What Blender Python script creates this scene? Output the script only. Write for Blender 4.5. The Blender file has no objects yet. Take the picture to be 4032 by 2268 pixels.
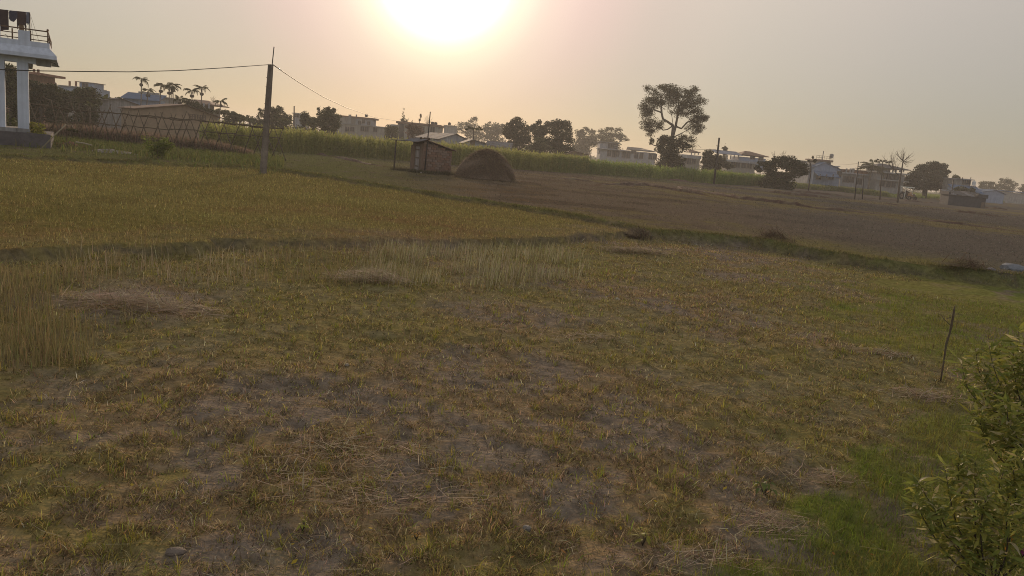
import bpy, math, random
import numpy as np
from mathutils import Vector, Matrix

# ------------------------------------------------------------------ camera, sky, sun, exposure
sc = bpy.context.scene
R = math.radians
CAM_Z, FPX = 2.45, 3040.0                 # eye height (m); focal length in pixels of a 4032 px wide frame
PITCH, ROLL = R(9.93), R(5.3)
cam_data = bpy.data.cameras.new('camera')
cam = bpy.data.objects.new('camera', cam_data)
sc.collection.objects.link(cam)
_f = Vector((0, math.cos(PITCH), -math.sin(PITCH)))
_r0 = Vector((1, 0, 0)); _u0 = Vector((0, math.sin(PITCH), math.cos(PITCH)))
_r = _r0 * math.cos(ROLL) + _u0 * math.sin(ROLL)
_u = -_r0 * math.sin(ROLL) + _u0 * math.cos(ROLL)
cam.matrix_world = Matrix(((_r.x, _u.x, -_f.x, 0), (_r.y, _u.y, -_f.y, 0), (_r.z, _u.z, -_f.z, CAM_Z), (0, 0, 0, 1)))
cam_data.sensor_width = 36.0
cam_data.lens = 36.0 * FPX / 4032
cam_data.clip_start = 0.05
cam_data.clip_end = 6000
sc.camera = cam

def ray(px, py):
    return _f + _r * ((px - 2016) / FPX) + _u * ((1134 - py) / FPX)
def gp(px, py, z=0.0):                   # where the line of sight meets the level z
    d = ray(px, py); t = (z - CAM_Z) / d.z
    return Vector((d.x * t, d.y * t, z))
def at(px, py, Y):                       # the point on that line of sight Y metres down the field
    d = ray(px, py); t = Y / d.y
    return Vector((d.x * t, Y, CAM_Z + d.z * t))

SUN_DIR = ray(1752, -110).normalized()
SUN_EL = math.asin(SUN_DIR.z)
SUN_AZ = math.atan2(SUN_DIR.x, SUN_DIR.y)   # from +Y towards +X

world = bpy.data.worlds.new('World'); sc.world = world; world.use_nodes = True
wn, wl = world.node_tree.nodes, world.node_tree.links
wn.clear()
sky = wn.new('ShaderNodeTexSky'); sky.sky_type = 'NISHITA'; sky.sun_disc = False
sky.sun_elevation = SUN_EL; sky.sun_rotation = SUN_AZ
sky.air_density = 1.0; sky.dust_density = 0.2; sky.ozone_density = 1.0; sky.altitude = 100
geo = wn.new('ShaderNodeTexCoord')
def vmath(op, a, b=None):
    n = wn.new('ShaderNodeVectorMath'); n.operation = op
    for k, v in enumerate((a, b)):
        if v is None: continue
        if hasattr(v, 'is_linked'): wl.new(v, n.inputs[k])
        else: n.inputs[k].default_value = v
    return n
def fmath(op, a, b=None, c=None):
    n = wn.new('ShaderNodeMath'); n.operation = op
    for k, v in enumerate((a, b, c)):
        if v is None: continue
        if hasattr(v, 'is_linked'): wl.new(v, n.inputs[k])
        else: n.inputs[k].default_value = v
    return n.outputs[0]
_dir = vmath('NORMALIZE', geo.outputs['Generated']).outputs[0]
_cos = vmath('DOT_PRODUCT', _dir, tuple(SUN_DIR)).outputs['Value']
_theta = fmath('DIVIDE', fmath('ARCCOSINE', fmath('MINIMUM', _cos, 1.0)), math.pi)   # 0 at the sun, 1 opposite
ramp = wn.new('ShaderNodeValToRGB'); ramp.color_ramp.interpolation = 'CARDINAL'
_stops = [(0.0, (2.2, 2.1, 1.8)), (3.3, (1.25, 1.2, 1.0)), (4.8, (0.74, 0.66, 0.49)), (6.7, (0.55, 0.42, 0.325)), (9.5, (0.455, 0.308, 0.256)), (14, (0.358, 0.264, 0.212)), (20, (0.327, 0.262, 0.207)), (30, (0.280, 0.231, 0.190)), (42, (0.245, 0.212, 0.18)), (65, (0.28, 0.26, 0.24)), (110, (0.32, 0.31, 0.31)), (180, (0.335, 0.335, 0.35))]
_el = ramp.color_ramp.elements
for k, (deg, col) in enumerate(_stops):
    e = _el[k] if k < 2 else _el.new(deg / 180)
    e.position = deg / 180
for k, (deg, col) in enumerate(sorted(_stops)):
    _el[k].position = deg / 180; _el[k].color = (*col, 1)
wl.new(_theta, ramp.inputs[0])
_sep = wn.new('ShaderNodeSeparateXYZ'); wl.new(_dir, _sep.inputs[0])
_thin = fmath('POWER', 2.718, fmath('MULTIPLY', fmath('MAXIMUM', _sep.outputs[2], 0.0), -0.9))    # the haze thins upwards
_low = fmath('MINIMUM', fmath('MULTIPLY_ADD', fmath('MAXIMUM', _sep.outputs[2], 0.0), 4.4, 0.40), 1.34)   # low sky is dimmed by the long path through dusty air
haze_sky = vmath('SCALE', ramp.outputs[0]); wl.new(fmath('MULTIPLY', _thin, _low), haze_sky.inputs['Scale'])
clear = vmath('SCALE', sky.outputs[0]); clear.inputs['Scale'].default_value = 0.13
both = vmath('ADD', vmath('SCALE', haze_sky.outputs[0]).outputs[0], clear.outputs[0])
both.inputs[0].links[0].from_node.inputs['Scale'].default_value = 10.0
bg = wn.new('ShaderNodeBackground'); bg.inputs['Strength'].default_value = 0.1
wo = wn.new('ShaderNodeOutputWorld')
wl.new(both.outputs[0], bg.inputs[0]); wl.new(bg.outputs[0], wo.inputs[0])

sun_data = bpy.data.lights.new('sun', 'SUN'); sun = bpy.data.objects.new('sun', sun_data)
sc.collection.objects.link(sun)
sun_data.energy = 1.8; sun_data.angle = R(4.0); sun_data.color = (1.0, 0.74, 0.50)
sun.rotation_euler = (-SUN_DIR).to_track_quat('-Z', 'Y').to_euler()
sun.location = (0, 0, 60)

sc.cycles.filter_width = 1.0
sc.cycles.use_adaptive_sampling = False
sc.cycles.use_denoising = True
sc.cycles.denoiser = 'OPENIMAGEDENOISE'
sc.cycles.denoising_input_passes = 'RGB_ALBEDO_NORMAL'
sc.cycles.denoising_prefilter = 'NONE'
sc.view_settings.view_transform = 'Standard'; sc.view_settings.look = 'None'
sc.view_settings.exposure = 0.70; sc.view_settings.gamma = 1.0
sc.view_settings.use_curve_mapping = False

# ------------------------------------------------------------------ helpers
col = sc.collection
rnd = random.Random(7)
rng = np.random.default_rng(11)
GZ = 0.33                                # level of the far fields and the village

def tag(o, label=None, cat=None, group=None, kind=None):
    if label: o['label'] = label
    if cat: o['category'] = cat
    if group: o['group'] = group
    if kind: o['kind'] = kind
    return o
def empty(name, loc, rz=0.0, label=None, cat=None, group=None):
    o = bpy.data.objects.new(name, None); col.objects.link(o)
    o.location = loc; o.rotation_euler = (0, 0, rz); o.empty_display_size = 0.2
    return tag(o, label, cat, group)
def link(name, me, parent=None, loc=None):
    o = bpy.data.objects.new(name, me); col.objects.link(o)
    if parent is not None: o.parent = parent
    if loc is not None: o.location = loc
    return o
def copy_tree(o, parent=None):
    c = o.copy(); col.objects.link(c); c.parent = parent
    for ch in [x for x in col.objects if x.parent is o]: copy_tree(ch, c)
    return c

class MB:
    """collects boxes, bars and tubes; build() links them as one mesh object"""
    def __init__(self): self.v = []; self.f = []
    def add(self, vs, fs):
        n = len(self.v); self.v += [tuple(p) for p in vs]; self.f += [tuple(i + n for i in f) for f in fs]; return self
    def box(self, x0, x1, y0, y1, z0, z1):
        return self.add([(x0,y0,z0),(x1,y0,z0),(x1,y1,z0),(x0,y1,z0),(x0,y0,z1),(x1,y0,z1),(x1,y1,z1),(x0,y1,z1)],
                        [(3,2,1,0),(4,5,6,7),(0,1,5,4),(1,2,6,5),(2,3,7,6),(3,0,4,7)])
    def hexa(self, p):                   # eight corners: bottom ring, top ring
        return self.add(p, [(3,2,1,0),(4,5,6,7),(0,1,5,4),(1,2,6,5),(2,3,7,6),(3,0,4,7)])
    def prism(self, poly, axis, a, b):   # polygon in the other two axes, run from a to b along axis
        n = len(poly); vs = []
        for t in (a, b):
            for p in poly:
                q = list(p); q.insert(axis, t); vs.append(q)
        return self.add(vs, [tuple(range(n))[::-1], tuple(range(n, 2*n))] + [(i, (i+1) % n, n+(i+1) % n, n+i) for i in range(n)])
    def tube(self, pts, rad, n=6):
        pts = [Vector(p) for p in pts]; m = len(pts)
        if not hasattr(rad, '__len__'): rad = [rad] * m
        vs, fs = [], []
        for i, p in enumerate(pts):
            d = (pts[min(i+1, m-1)] - pts[max(i-1, 0)])
            d = d.normalized() if d.length > 1e-9 else Vector((0, 0, 1))
            ref = Vector((0, 0, 1)) if abs(d.z) < 0.9 else Vector((1, 0, 0))
            a = d.cross(ref).normalized(); b = d.cross(a)
            for k in range(n):
                t = 2 * math.pi * k / n
                vs.append(p + (a * math.cos(t) + b * math.sin(t)) * rad[i])
        for i in range(m - 1):
            for k in range(n):
                fs.append((i*n+k, i*n+(k+1) % n, (i+1)*n+(k+1) % n, (i+1)*n+k))
        fs.append(tuple(range(n))[::-1]); fs.append(tuple(range((m-1)*n, m*n)))
        return self.add(vs, fs)
    def lathe(self, prof, n=12, c=(0, 0, 0)):
        vs = [(c[0]+r*math.cos(2*math.pi*k/n), c[1]+r*math.sin(2*math.pi*k/n), c[2]+z) for r, z in prof for k in range(n)]
        m = len(prof)
        fs = [(i*n+k, i*n+(k+1) % n, (i+1)*n+(k+1) % n, (i+1)*n+k) for i in range(m-1) for k in range(n)]
        fs += [tuple(range(n))[::-1], tuple(range((m-1)*n, m*n))]
        return self.add(vs, fs)
    def mesh(self, name, mt, smooth=False):
        me = bpy.data.meshes.new(name); me.from_pydata(self.v, [], self.f); me.validate()
        me.materials.append(mt)
        if smooth: me.polygons.foreach_set('use_smooth', [True] * len(me.polygons))
        return me
    def build(self, name, mt, parent=None, smooth=False, loc=None):
        return link(name, self.mesh(name, mt, smooth), parent, loc)

def mesh_np(name, verts, faces, mt, cols=None, smooth=False):
    """a mesh from numpy arrays; faces (M,k); cols (N,3) go to the colour attribute 'tint'"""
    verts = np.ascontiguousarray(verts, dtype=np.float32); faces = np.ascontiguousarray(faces, dtype=np.int32)
    M, k = faces.shape
    me = bpy.data.meshes.new(name)
    me.vertices.add(len(verts)); me.vertices.foreach_set('co', verts.ravel())
    me.loops.add(M * k); me.loops.foreach_set('vertex_index', faces.ravel())
    me.polygons.add(M)
    me.polygons.foreach_set('loop_start', np.arange(0, M * k, k, dtype=np.int32))
    me.polygons.foreach_set('loop_total', np.full(M, k, dtype=np.int32))
    if smooth: me.polygons.foreach_set('use_smooth', np.ones(M, dtype=bool))
    if cols is not None:
        at_ = me.attributes.new('tint', 'FLOAT_COLOR', 'POINT')
        c4 = np.ones((len(verts), 4), dtype=np.float32); c4[:, :3] = cols
        at_.data.foreach_set('color', c4.ravel())
    me.update(calc_edges=True); me.materials.append(mt)
    return me

def _hash(ix, iy, seed):
    h = (ix.astype(np.int64) * 374761393 + iy.astype(np.int64) * 668265263 + seed * 1442695041) & 0xFFFFFFFF
    h = ((h ^ (h >> 13)) * 1274126177) & 0xFFFFFFFF
    return ((h ^ (h >> 16)) & 0xFFFFFF) / float(0xFFFFFF)
def vnoise(x, y, seed=0):
    x = np.asarray(x, dtype=np.float64); y = np.asarray(y, dtype=np.float64)
    ix = np.floor(x); iy = np.floor(y); fx = x - ix; fy = y - iy
    fx = fx*fx*(3-2*fx); fy = fy*fy*(3-2*fy)
    a = _hash(ix, iy, seed); b = _hash(ix+1, iy, seed); c = _hash(ix, iy+1, seed); d = _hash(ix+1, iy+1, seed)
    return (a*(1-fx)+b*fx)*(1-fy) + (c*(1-fx)+d*fx)*fy
def fbm(x, y, seed=0, oct=4):
    s = 0; amp = 0.5; tot = 0
    for o in range(oct):
        s = s + amp * vnoise(x*2**o, y*2**o, seed+o*17); tot += amp; amp *= 0.55
    return s / tot
def sstep(a, b, x):
    t = np.clip((x-a)/(b-a), 0, 1); return t*t*(3-2*t)
def mixc(a, b, t):
    t = np.asarray(t)[..., None]; return np.asarray(a) * (1-t) + np.asarray(b) * t

# ------------------------------------------------------------------ materials
def mat(name, color=(0.5, 0.5, 0.5), rough=0.85, noise=0.0, scale=4.0, dark=None, bump=0.0, bscale=None, spec=0.3, stretch=None, metal=0.0, attr=False, trans=0.0, streak=0.0):
    """procedural: base colour broken up by two noises, optional vertical streaks, bump, tint attribute and light passing through"""
    m = bpy.data.materials.new(name); m.use_nodes = True
    nt = m.node_tree; N, L = nt.nodes, nt.links; N.clear()
    out = N.new('ShaderNodeOutputMaterial'); p = N.new('ShaderNodeBsdfPrincipled')
    p.inputs['Roughness'].default_value = rough; p.inputs['Metallic'].default_value = metal
    p.inputs['Specular IOR Level'].default_value = spec
    tc = N.new('ShaderNodeTexCoord'); mp = N.new('ShaderNodeMapping'); L.new(tc.outputs['Object'], mp.inputs[0])
    if stretch: mp.inputs['Scale'].default_value = stretch
    if attr:
        at_ = N.new('ShaderNodeAttribute'); at_.attribute_name = 'tint'; src = at_.outputs['Color']
    else:
        rgb = N.new('ShaderNodeRGB'); rgb.outputs[0].default_value = (*color, 1); src = rgb.outputs[0]
    def overlay(src, fac, lo, hi, amount):
        mr = N.new('ShaderNodeMapRange'); mr.inputs['To Min'].default_value = 1 - amount; mr.inputs['To Max'].default_value = 1 + amount * 0.6
        mr.inputs['From Min'].default_value = lo; mr.inputs['From Max'].default_value = hi
        L.new(fac, mr.inputs[0])
        vm = N.new('ShaderNodeVectorMath'); vm.operation = 'SCALE'; L.new(src, vm.inputs[0]); L.new(mr.outputs[0], vm.inputs['Scale'])
        return vm.outputs[0]
    if noise > 0:
        n1 = N.new('ShaderNodeTexNoise'); n1.inputs['Scale'].default_value = scale; n1.inputs['Detail'].default_value = 6
        n1.inputs['Roughness'].default_value = 0.65
        L.new(mp.outputs[0], n1.inputs[0]); src = overlay(src, n1.outputs['Fac'], 0.3, 0.7, noise)
        if dark is not None:
            n2 = N.new('ShaderNodeTexNoise'); n2.inputs['Scale'].default_value = scale * 0.37; n2.inputs['Detail'].default_value = 4
            L.new(mp.outputs[0], n2.inputs[0])
            mr = N.new('ShaderNodeMapRange'); mr.inputs['From Min'].default_value = 0.5; mr.inputs['From Max'].default_value = 0.68
            L.new(n2.outputs['Fac'], mr.inputs[0])
            mx = N.new('ShaderNodeMix'); mx.data_type = 'RGBA'; L.new(mr.outputs[0], mx.inputs['Factor'])
            L.new(src, mx.inputs[6]); mx.inputs[7].default_value = (*dark, 1); src = mx.outputs[2]
    if streak > 0:
        mp2 = N.new('ShaderNodeMapping'); mp2.inputs['Scale'].default_value = (6, 6, 0.35); L.new(tc.outputs['Object'], mp2.inputs[0])
        n3 = N.new('ShaderNodeTexNoise'); n3.inputs['Scale'].default_value = 1.0; n3.inputs['Detail'].default_value = 5
        L.new(mp2.outputs[0], n3.inputs[0]); src = overlay(src, n3.outputs['Fac'], 0.35, 0.7, streak)
    L.new(src, p.inputs['Base Color'])
    if bump > 0:
        nb = N.new('ShaderNodeTexNoise'); nb.inputs['Scale'].default_value = bscale or scale * 4; nb.inputs['Detail'].default_value = 5
        L.new(mp.outputs[0], nb.inputs[0])
        bp = N.new('ShaderNodeBump'); bp.inputs['Strength'].default_value = bump; bp.inputs['Distance'].default_value = 0.05
        L.new(nb.outputs['Fac'], bp.inputs['Height']); L.new(bp.outputs[0], p.inputs['Normal'])
    if trans > 0:
        tr = N.new('ShaderNodeBsdfTranslucent'); L.new(src, tr.inputs[0])
        ms = N.new('ShaderNodeMixShader'); ms.inputs[0].default_value = trans
        L.new(p.outputs[0], ms.inputs[1]); L.new(tr.outputs[0], ms.inputs[2]); L.new(ms.outputs[0], out.inputs[0])
    else:
        L.new(p.outputs[0], out.inputs[0])
    return m

# ------------------------------------------------------------------ the lie of the land
def to_xy(pix, z): return np.array([[*gp(a, b, z)[:2]] for a, b in pix])
STEP = to_xy([(0,990),(240,984),(330,975),(470,978),(650,970),(830,956),(1050,952),(1300,948),(1722,946),(2238,936),(2440,918),(2560,904)], 0.17)
BUND = to_xy([(0,604),(300,618),(700,640),(1035,652),(1300,690),(1600,738),(2000,800),(2300,846),(2560,896),(2760,914),(3000,940),(3250,985),(3500,1020),(3800,1058),(4032,1082)], 0.37)
VERGE = to_xy([(2976, 728), (3170, 744), (3300, 754), (3500, 776), (3700, 787), (3850, 797), (4060, 813)], GZ)
RIDGES = [(to_xy([(2349,728),(2404,724),(2555,731),(2677,740),(2772,766),(2929,783),(3039,795),(3197,816),(3300,826),(3486,843),(3580,857),(3735,876),(3828,887),(4032,912)], GZ), 0.15, 3),
          (to_xy([(2555,700),(2700,715),(2838,731),(2976,748),(3114,767),(3224,775),(3378,789),(3548,808),(3704,825),(3890,847),(4032,862)], GZ), 0.19, 4),
          (to_xy([(3100,752),(3300,770),(3517,788),(3704,800),(3859,814),(4032,833)], GZ), 0.16, 5),
          (to_xy([(1246,605),(1330,620),(1444,643),(1530,655)], GZ), 0.12, 6),
          (to_xy([(2180,700),(2320,712),(2420,720),(2500,733)], GZ), 0.12, 8)]
def along(line, x):
    i = np.argsort(line[:, 0]); lx, ly = line[i, 0], line[i, 1]
    y = np.interp(x, lx, ly)
    s0 = (ly[1]-ly[0])/(lx[1]-lx[0]); s1 = (ly[-1]-ly[-2])/(lx[-1]-lx[-2])
    y = np.where(x < lx[0], ly[0]+(x-lx[0])*s0*0.6, y); y = np.where(x > lx[-1], ly[-1]+(x-lx[-1])*np.clip(s1, -0.5, 0.5), y)
    sl = (np.interp(x+0.5, lx, ly)-np.interp(x-0.5, lx, ly))
    return y, 1/np.sqrt(1+sl*sl)
_jx = STEP[-1, 0]
def offsets(x, y):
    """signed distances behind the terrace step and behind the bund"""
    y2, c2 = along(BUND, x)
    y1, c1 = along(STEP, x)
    k = sstep(_jx-0.8, _jx+0.3, x)
    y1 = np.minimum(y1*(1-k)+y2*k, y2); y1 = np.maximum(y1, 3.0)
    w1 = (vnoise(x*1.1, y*1.1, 5)-0.5)*0.75 + (vnoise(x*3.2, y*3.2, 6)-0.5)*0.35
    w2 = (vnoise(x*0.6, y*0.6, 9)-0.5)*0.7 + (vnoise(x*2.1, y*2.1, 8)-0.5)*0.4
    return (y-y1)*c1 + w1*(1-k), (y-y2)*c2 + w2
GAP = gp(415, 1000, 0.1)
def height(x, y):
    x = np.asarray(x, dtype=np.float64); y = np.asarray(y, dtype=np.float64)
    d1, d2 = offsets(x, y)
    gap = np.exp(-(((x-GAP.x)/0.35)**2))
    w = 0.07 + 0.55*gap + 0.40*sstep(0.52, 0.72, vnoise(x*0.45, x*0, 55))
    z = 0.17*sstep(-w, w, d1)
    z = z + 0.02*np.exp(-((d1-0.2)/0.2)**2)
    z = z + 0.12*sstep(-0.26, 0.05, d2) + 0.05*np.exp(-((d2-0.2)/0.33)**2)*(0.6+0.8*vnoise(x*0.9, y*0.9, 31))
    r = np.hypot(x, y)
    near = 1-sstep(18, 45, r)
    z = z + (fbm(x*0.35, y*0.35, 2, 3)-0.5)*0.10*near + (fbm(x*1.7, y*1.7, 3, 4)-0.5)*0.085*near + (fbm(x*6, y*6, 4, 3)-0.5)*0.055*near
    z = z + 0.65*sstep(190, 280, r)
    clod = sstep(0.3, 2.0, d2)*(1-sstep(60, 120, r))
    z = z + (fbm(x*2.2, y*2.2, 14, 4)-0.5)*0.10*clod
    return z
def gz(Y): return GZ + 0.65*float(sstep(190, 280, np.array([Y*1.03]))[0])   # level of the ground far down the field
def hz(x, y): return float(height(np.array([x]), np.array([y]))[0])

SOIL, THATCH, OLIVE = np.array((0.235, 0.190, 0.145)), np.array((0.285, 0.208, 0.118)), np.array((0.225, 0.195, 0.068))
GOLD, RUST, GREEN = np.array((0.195, 0.165, 0.055)), np.array((0.215, 0.138, 0.064)), np.array((0.145, 0.195, 0.034))
FARSOIL, FARGRASS = np.array((0.172, 0.134, 0.096)), np.array((0.205, 0.172, 0.074))
_ga, _gb = gp(2890, 2268, 0), gp(4032, 1290, 0)
def right_green(x, y):
    """the lush strip along the garden edge, lower right, and the weedy corner under the bank"""
    nx, ny = (_gb.y-_ga.y), -(_gb.x-_ga.x); L = math.hypot(nx, ny)
    d = ((x-_ga.x)*nx + (y-_ga.y)*ny)/L + (fbm(x*1.6, y*1.6, 61)-0.5)*0.9
    r = np.hypot(x, y); a = np.arctan2(x, y)
    t = sstep(-0.14, 0.16, d)*(1-sstep(9.5, 13, r))
    return np.clip(t + sstep(0.36, 0.50, a+(fbm(x*0.9, y*0.9, 62)-0.5)*0.3)*sstep(11.5, 14, r), 0, 1)
def ground_tint(x, y):
    d1, d2 = offsets(x, y); r = np.hypot(x, y)
    p1 = fbm(x*1.5, y*1.5, 21); p2 = fbm(x*0.30, y*0.30, 22); p3 = fbm(x*3.1, y*3.1, 23)
    c = mixc(SOIL, THATCH, sstep(0.40, 0.58, p1*0.6+p3*0.4))
    c = mixc(c, OLIVE, sstep(0.50, 0.68, p2*0.5+p3*0.5)*0.75)
    c = mixc(c, GREEN, right_green(x, y)*0.8*sstep(0.3, 0.5, p1))
    c = mixc(c, OLIVE*1.05, sstep(5, 11, r)*0.65*sstep(0.33, 0.55, p2))
    m = mixc(GOLD, RUST, sstep(0.44, 0.56, fbm(x*0.11, y*0.22, 27)*0.7+p3*0.3)*0.85*(1-sstep(3.5, 12, d1)*0.8))
    m = mixc(m, OLIVE*1.05, sstep(0.47, 0.60, fbm(x*0.16, y*0.35, 24)*0.7+p3*0.3)*0.7)
    c = mixc(c, m, 0.45*sstep(-0.02, 0.12, d1)+0.55*sstep(0.2, 3.0, d1+(p1-0.5)*3))
    f = mixc(FARSOIL, FARSOIL*np.array((0.74, 0.73, 0.72)), sstep(0.45, 0.6, p2))
    yel = sstep(0.50, 0.62, fbm(x*0.05+3, y*0.10, 25)*0.7+p1*0.3)
    f = mixc(f, FARGRASS, yel*0.75)
    f = mixc(f, FARGRASS*np.array((0.95, 1.0, 0.8)), 0.8*np.exp(-((d2-3.0)/3.0)**2)*sstep(7, 12, x))
    f = mixc(f, np.array((0.135, 0.121, 0.105)), sstep(4, 16, x-0.15*(y-20))*(1-yel*0.8)*0.75)
    f = mixc(f, RUST*0.8, sstep(0.50, 0.66, p1)*0.45*(1-sstep(-2, 8, x)))
    f = mixc(f, np.array((0.135, 0.138, 0.050)), (1-sstep(-0.26, -0.02, np.arctan2(x, y)))*sstep(0.30, 0.5, p1+0.1)*0.9)
    for line, h, sd in RIDGES:
        yy, cc = along(line, x); dd = (y-yy)*cc + (vnoise(x*0.25, y*0.25, sd)-0.5)*1.2
        lo, hi = line[:, 0].min(), line[:, 0].max()
        f = mixc(f, np.array((0.115, 0.062, 0.045)), 0.85*np.exp(-(dd/0.42)**2)*sstep(lo-3, lo, x)*(1-sstep(hi, hi+25, x)))
    yv, cv = along(VERGE, x); g = sstep(-2.0, 4.0, (y-yv)*cv + (p1-0.5)*6)*sstep(20, 30, x) + sstep(100, 125, r)*(1-sstep(20, 30, x))
    f = mixc(f, np.array((0.082, 0.095, 0.036)), g*0.85)
    c = mixc(c, f, sstep(-0.05, 0.25, d2))
    crest = np.exp(-((d2-0.12)/0.22)**2)
    c = mixc(c, np.array((0.130, 0.145, 0.040)), crest*0.75*sstep(0.35, 0.55, p3+0.1))
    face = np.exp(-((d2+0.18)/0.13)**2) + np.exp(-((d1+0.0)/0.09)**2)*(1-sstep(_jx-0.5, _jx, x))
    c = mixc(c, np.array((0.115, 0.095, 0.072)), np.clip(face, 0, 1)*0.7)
    return c

def build_ground():
    ang = np.concatenate([np.linspace(-180, -42, 50)[:-1], np.linspace(-42, 42, 380), np.linspace(42, 180, 50)[1:-1]])
    rr = np.concatenate([[0.4, 0.9, 1.5, 2.0], np.geomspace(2.4, 48, 320), np.geomspace(48, 200, 70)[1:], np.geomspace(200, 2400, 34)[1:]])
    A, Q = np.meshgrid(np.radians(ang), rr)
    X = (Q*np.sin(A)).ravel(); Y = (Q*np.cos(A)).ravel()
    Z = height(X, Y)
    n, m = len(ang), len(rr)
    i = np.arange(m-1)[:, None]*n; j = np.arange(n)[None, :]; j2 = (j+1) % n
    F = np.stack([i+j, i+j2, i+n+j2, i+n+j], -1).reshape(-1, 4)[:, ::-1]
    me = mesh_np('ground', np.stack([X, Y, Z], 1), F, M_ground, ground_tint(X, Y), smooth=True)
    o = link('ground', me); return tag(o, kind='structure', label='dry rough field ground of brown soil and withered grass')
M_ground = mat('ground_soil', attr=True, rough=0.95, noise=0.45, scale=7.0, bump=0.9, bscale=22, spec=0.0)
build_ground()
def build_ridges():
    M_ridge = mat('ridge_soil', (0.105, 0.062, 0.046), 0.95, 0.5, 3.0, dark=(0.15, 0.12, 0.075), bump=0.8, bscale=9)
    for line, h, sd in RIDGES:
        i = np.argsort(line[:, 0]); lx, ly = line[i, 0], line[i, 1]
        cum = np.concatenate([[0], np.cumsum(np.hypot(np.diff(lx), np.diff(ly)))]); n = int(cum[-1]/0.28); u = np.linspace(0, cum[-1], n)
        x = np.interp(u, cum, lx); y = np.interp(u, cum, ly) + (vnoise(u*0.12, u*0+sd, sd)-0.5)*1.6 + (vnoise(u*0.7, u*0+sd, sd+3)-0.5)*0.5
        amp = np.clip((fbm(u*0.16, u*0+sd, sd+7, 3)-0.30)*4.0, 0.0, 1.3)*np.minimum(1, np.minimum(u, cum[-1]-u)/2+0.05)
        prof = [(-0.62, -0.10), (-0.38, 0.25), (-0.17, 0.85), (0.0, 1.0), (0.2, 0.8), (0.42, 0.3), (0.7, -0.10)]; V = []
        for k, (o_, z_) in enumerate(prof):
            yy = y + o_ + (vnoise(u*1.7+k*9, u*0+k, sd)-0.5)*0.22
            V.append(np.stack([x, yy, height(x, yy) - 0.03 + np.where(z_ > 0, z_*1.55*h*amp*(0.75+0.5*vnoise(u*2.2+k*5, u*0+k, sd+11)), -0.08)], 1))
        V = np.stack(V, 1).reshape(-1, 3); m = len(prof)
        F = np.array([(a*m+k, (a+1)*m+k, (a+1)*m+k+1, a*m+k+1) for a in range(n-1) for k in range(m-1)])
        o = link('earth_ridge', mesh_np('earth_ridge', V, F, M_ridge, smooth=True)); tag(o, kind='structure', label='low broken ridge of dark earth across the ploughed field')
build_ridges()

# ------------------------------------------------------------------ grass and litter (nobody could count it)
M_grass = mat('grass_blades', attr=True, rough=0.8, spec=0.08, trans=0.38)
M_straw = mat('straw', attr=True, rough=0.8, spec=0.08, trans=0.15)
def blades(P, L, W, lean, az, bend, C, segs=2):
    """P (N,3) feet, L length, W width, lean from upright (rad), az direction, bend extra lean at the tip; one tapering strip each"""
    n = len(P)
    h = np.stack([np.cos(az), np.sin(az), np.zeros(n)], 1); side = np.stack([-np.sin(az), np.cos(az), np.zeros(n)], 1)
    tw = rng.uniform(-1.2, 1.2, n)[:, None]; side = side*np.cos(tw) + h*np.sin(tw)
    def pt(frac, l): return h*np.sin(l)[:, None]*frac[:, None] + np.array([0, 0, 1.0])*np.cos(l)[:, None]*frac[:, None]
    m = P + pt(L*0.5, lean); t = m + pt(L*0.5, np.minimum(lean+bend, 1.62))
    w = (W*0.5)[:, None]*side
    if segs == 1:
        V = np.stack([P-w, P+w, t], 1).reshape(-1, 3); F = np.arange(n*3).reshape(-1, 3)
        return V, F, np.repeat(C, 3, 0)
    V = np.stack([P-w, P+w, m-w*0.8, m+w*0.8, t], 1).reshape(-1, 3)
    b = (np.arange(n)*5)[:, None]
    F = np.concatenate([b+np.array([[0, 1, 3]]), b+np.array([[0, 3, 2]]), b+np.array([[2, 3, 4]])], 0)
    return V, F, np.repeat(C, 5, 0)
def in_view(n, r0, r1, power, amax=0.66):
    """random feet in the field of view, denser towards the eye"""
    u = rng.random(n)
    k = 2-power
    r = (r0**k + u*(r1**k-r0**k))**(1/k)
    a = rng.uniform(-amax, amax, n)
    return r*np.sin(a), r*np.cos(a), r
def stuff(name, parts, mt, label):
    V, F, C, off = [], [], [], 0
    for v, f, c in parts:
        V.append(v); F.append(f+off); C.append(c); off += len(v)
    o = link(name, mesh_np(name, np.concatenate(V), np.concatenate(F), mt, np.concatenate(C)))
    return tag(o, label, 'grass', kind='stuff')
def vary(C, amt, n):
    return np.clip(C*(1+rng.normal(0, amt, (n, 1)))*(1+rng.normal(0, amt*0.25, (n, 3))), 0.012, 0.6)

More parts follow.
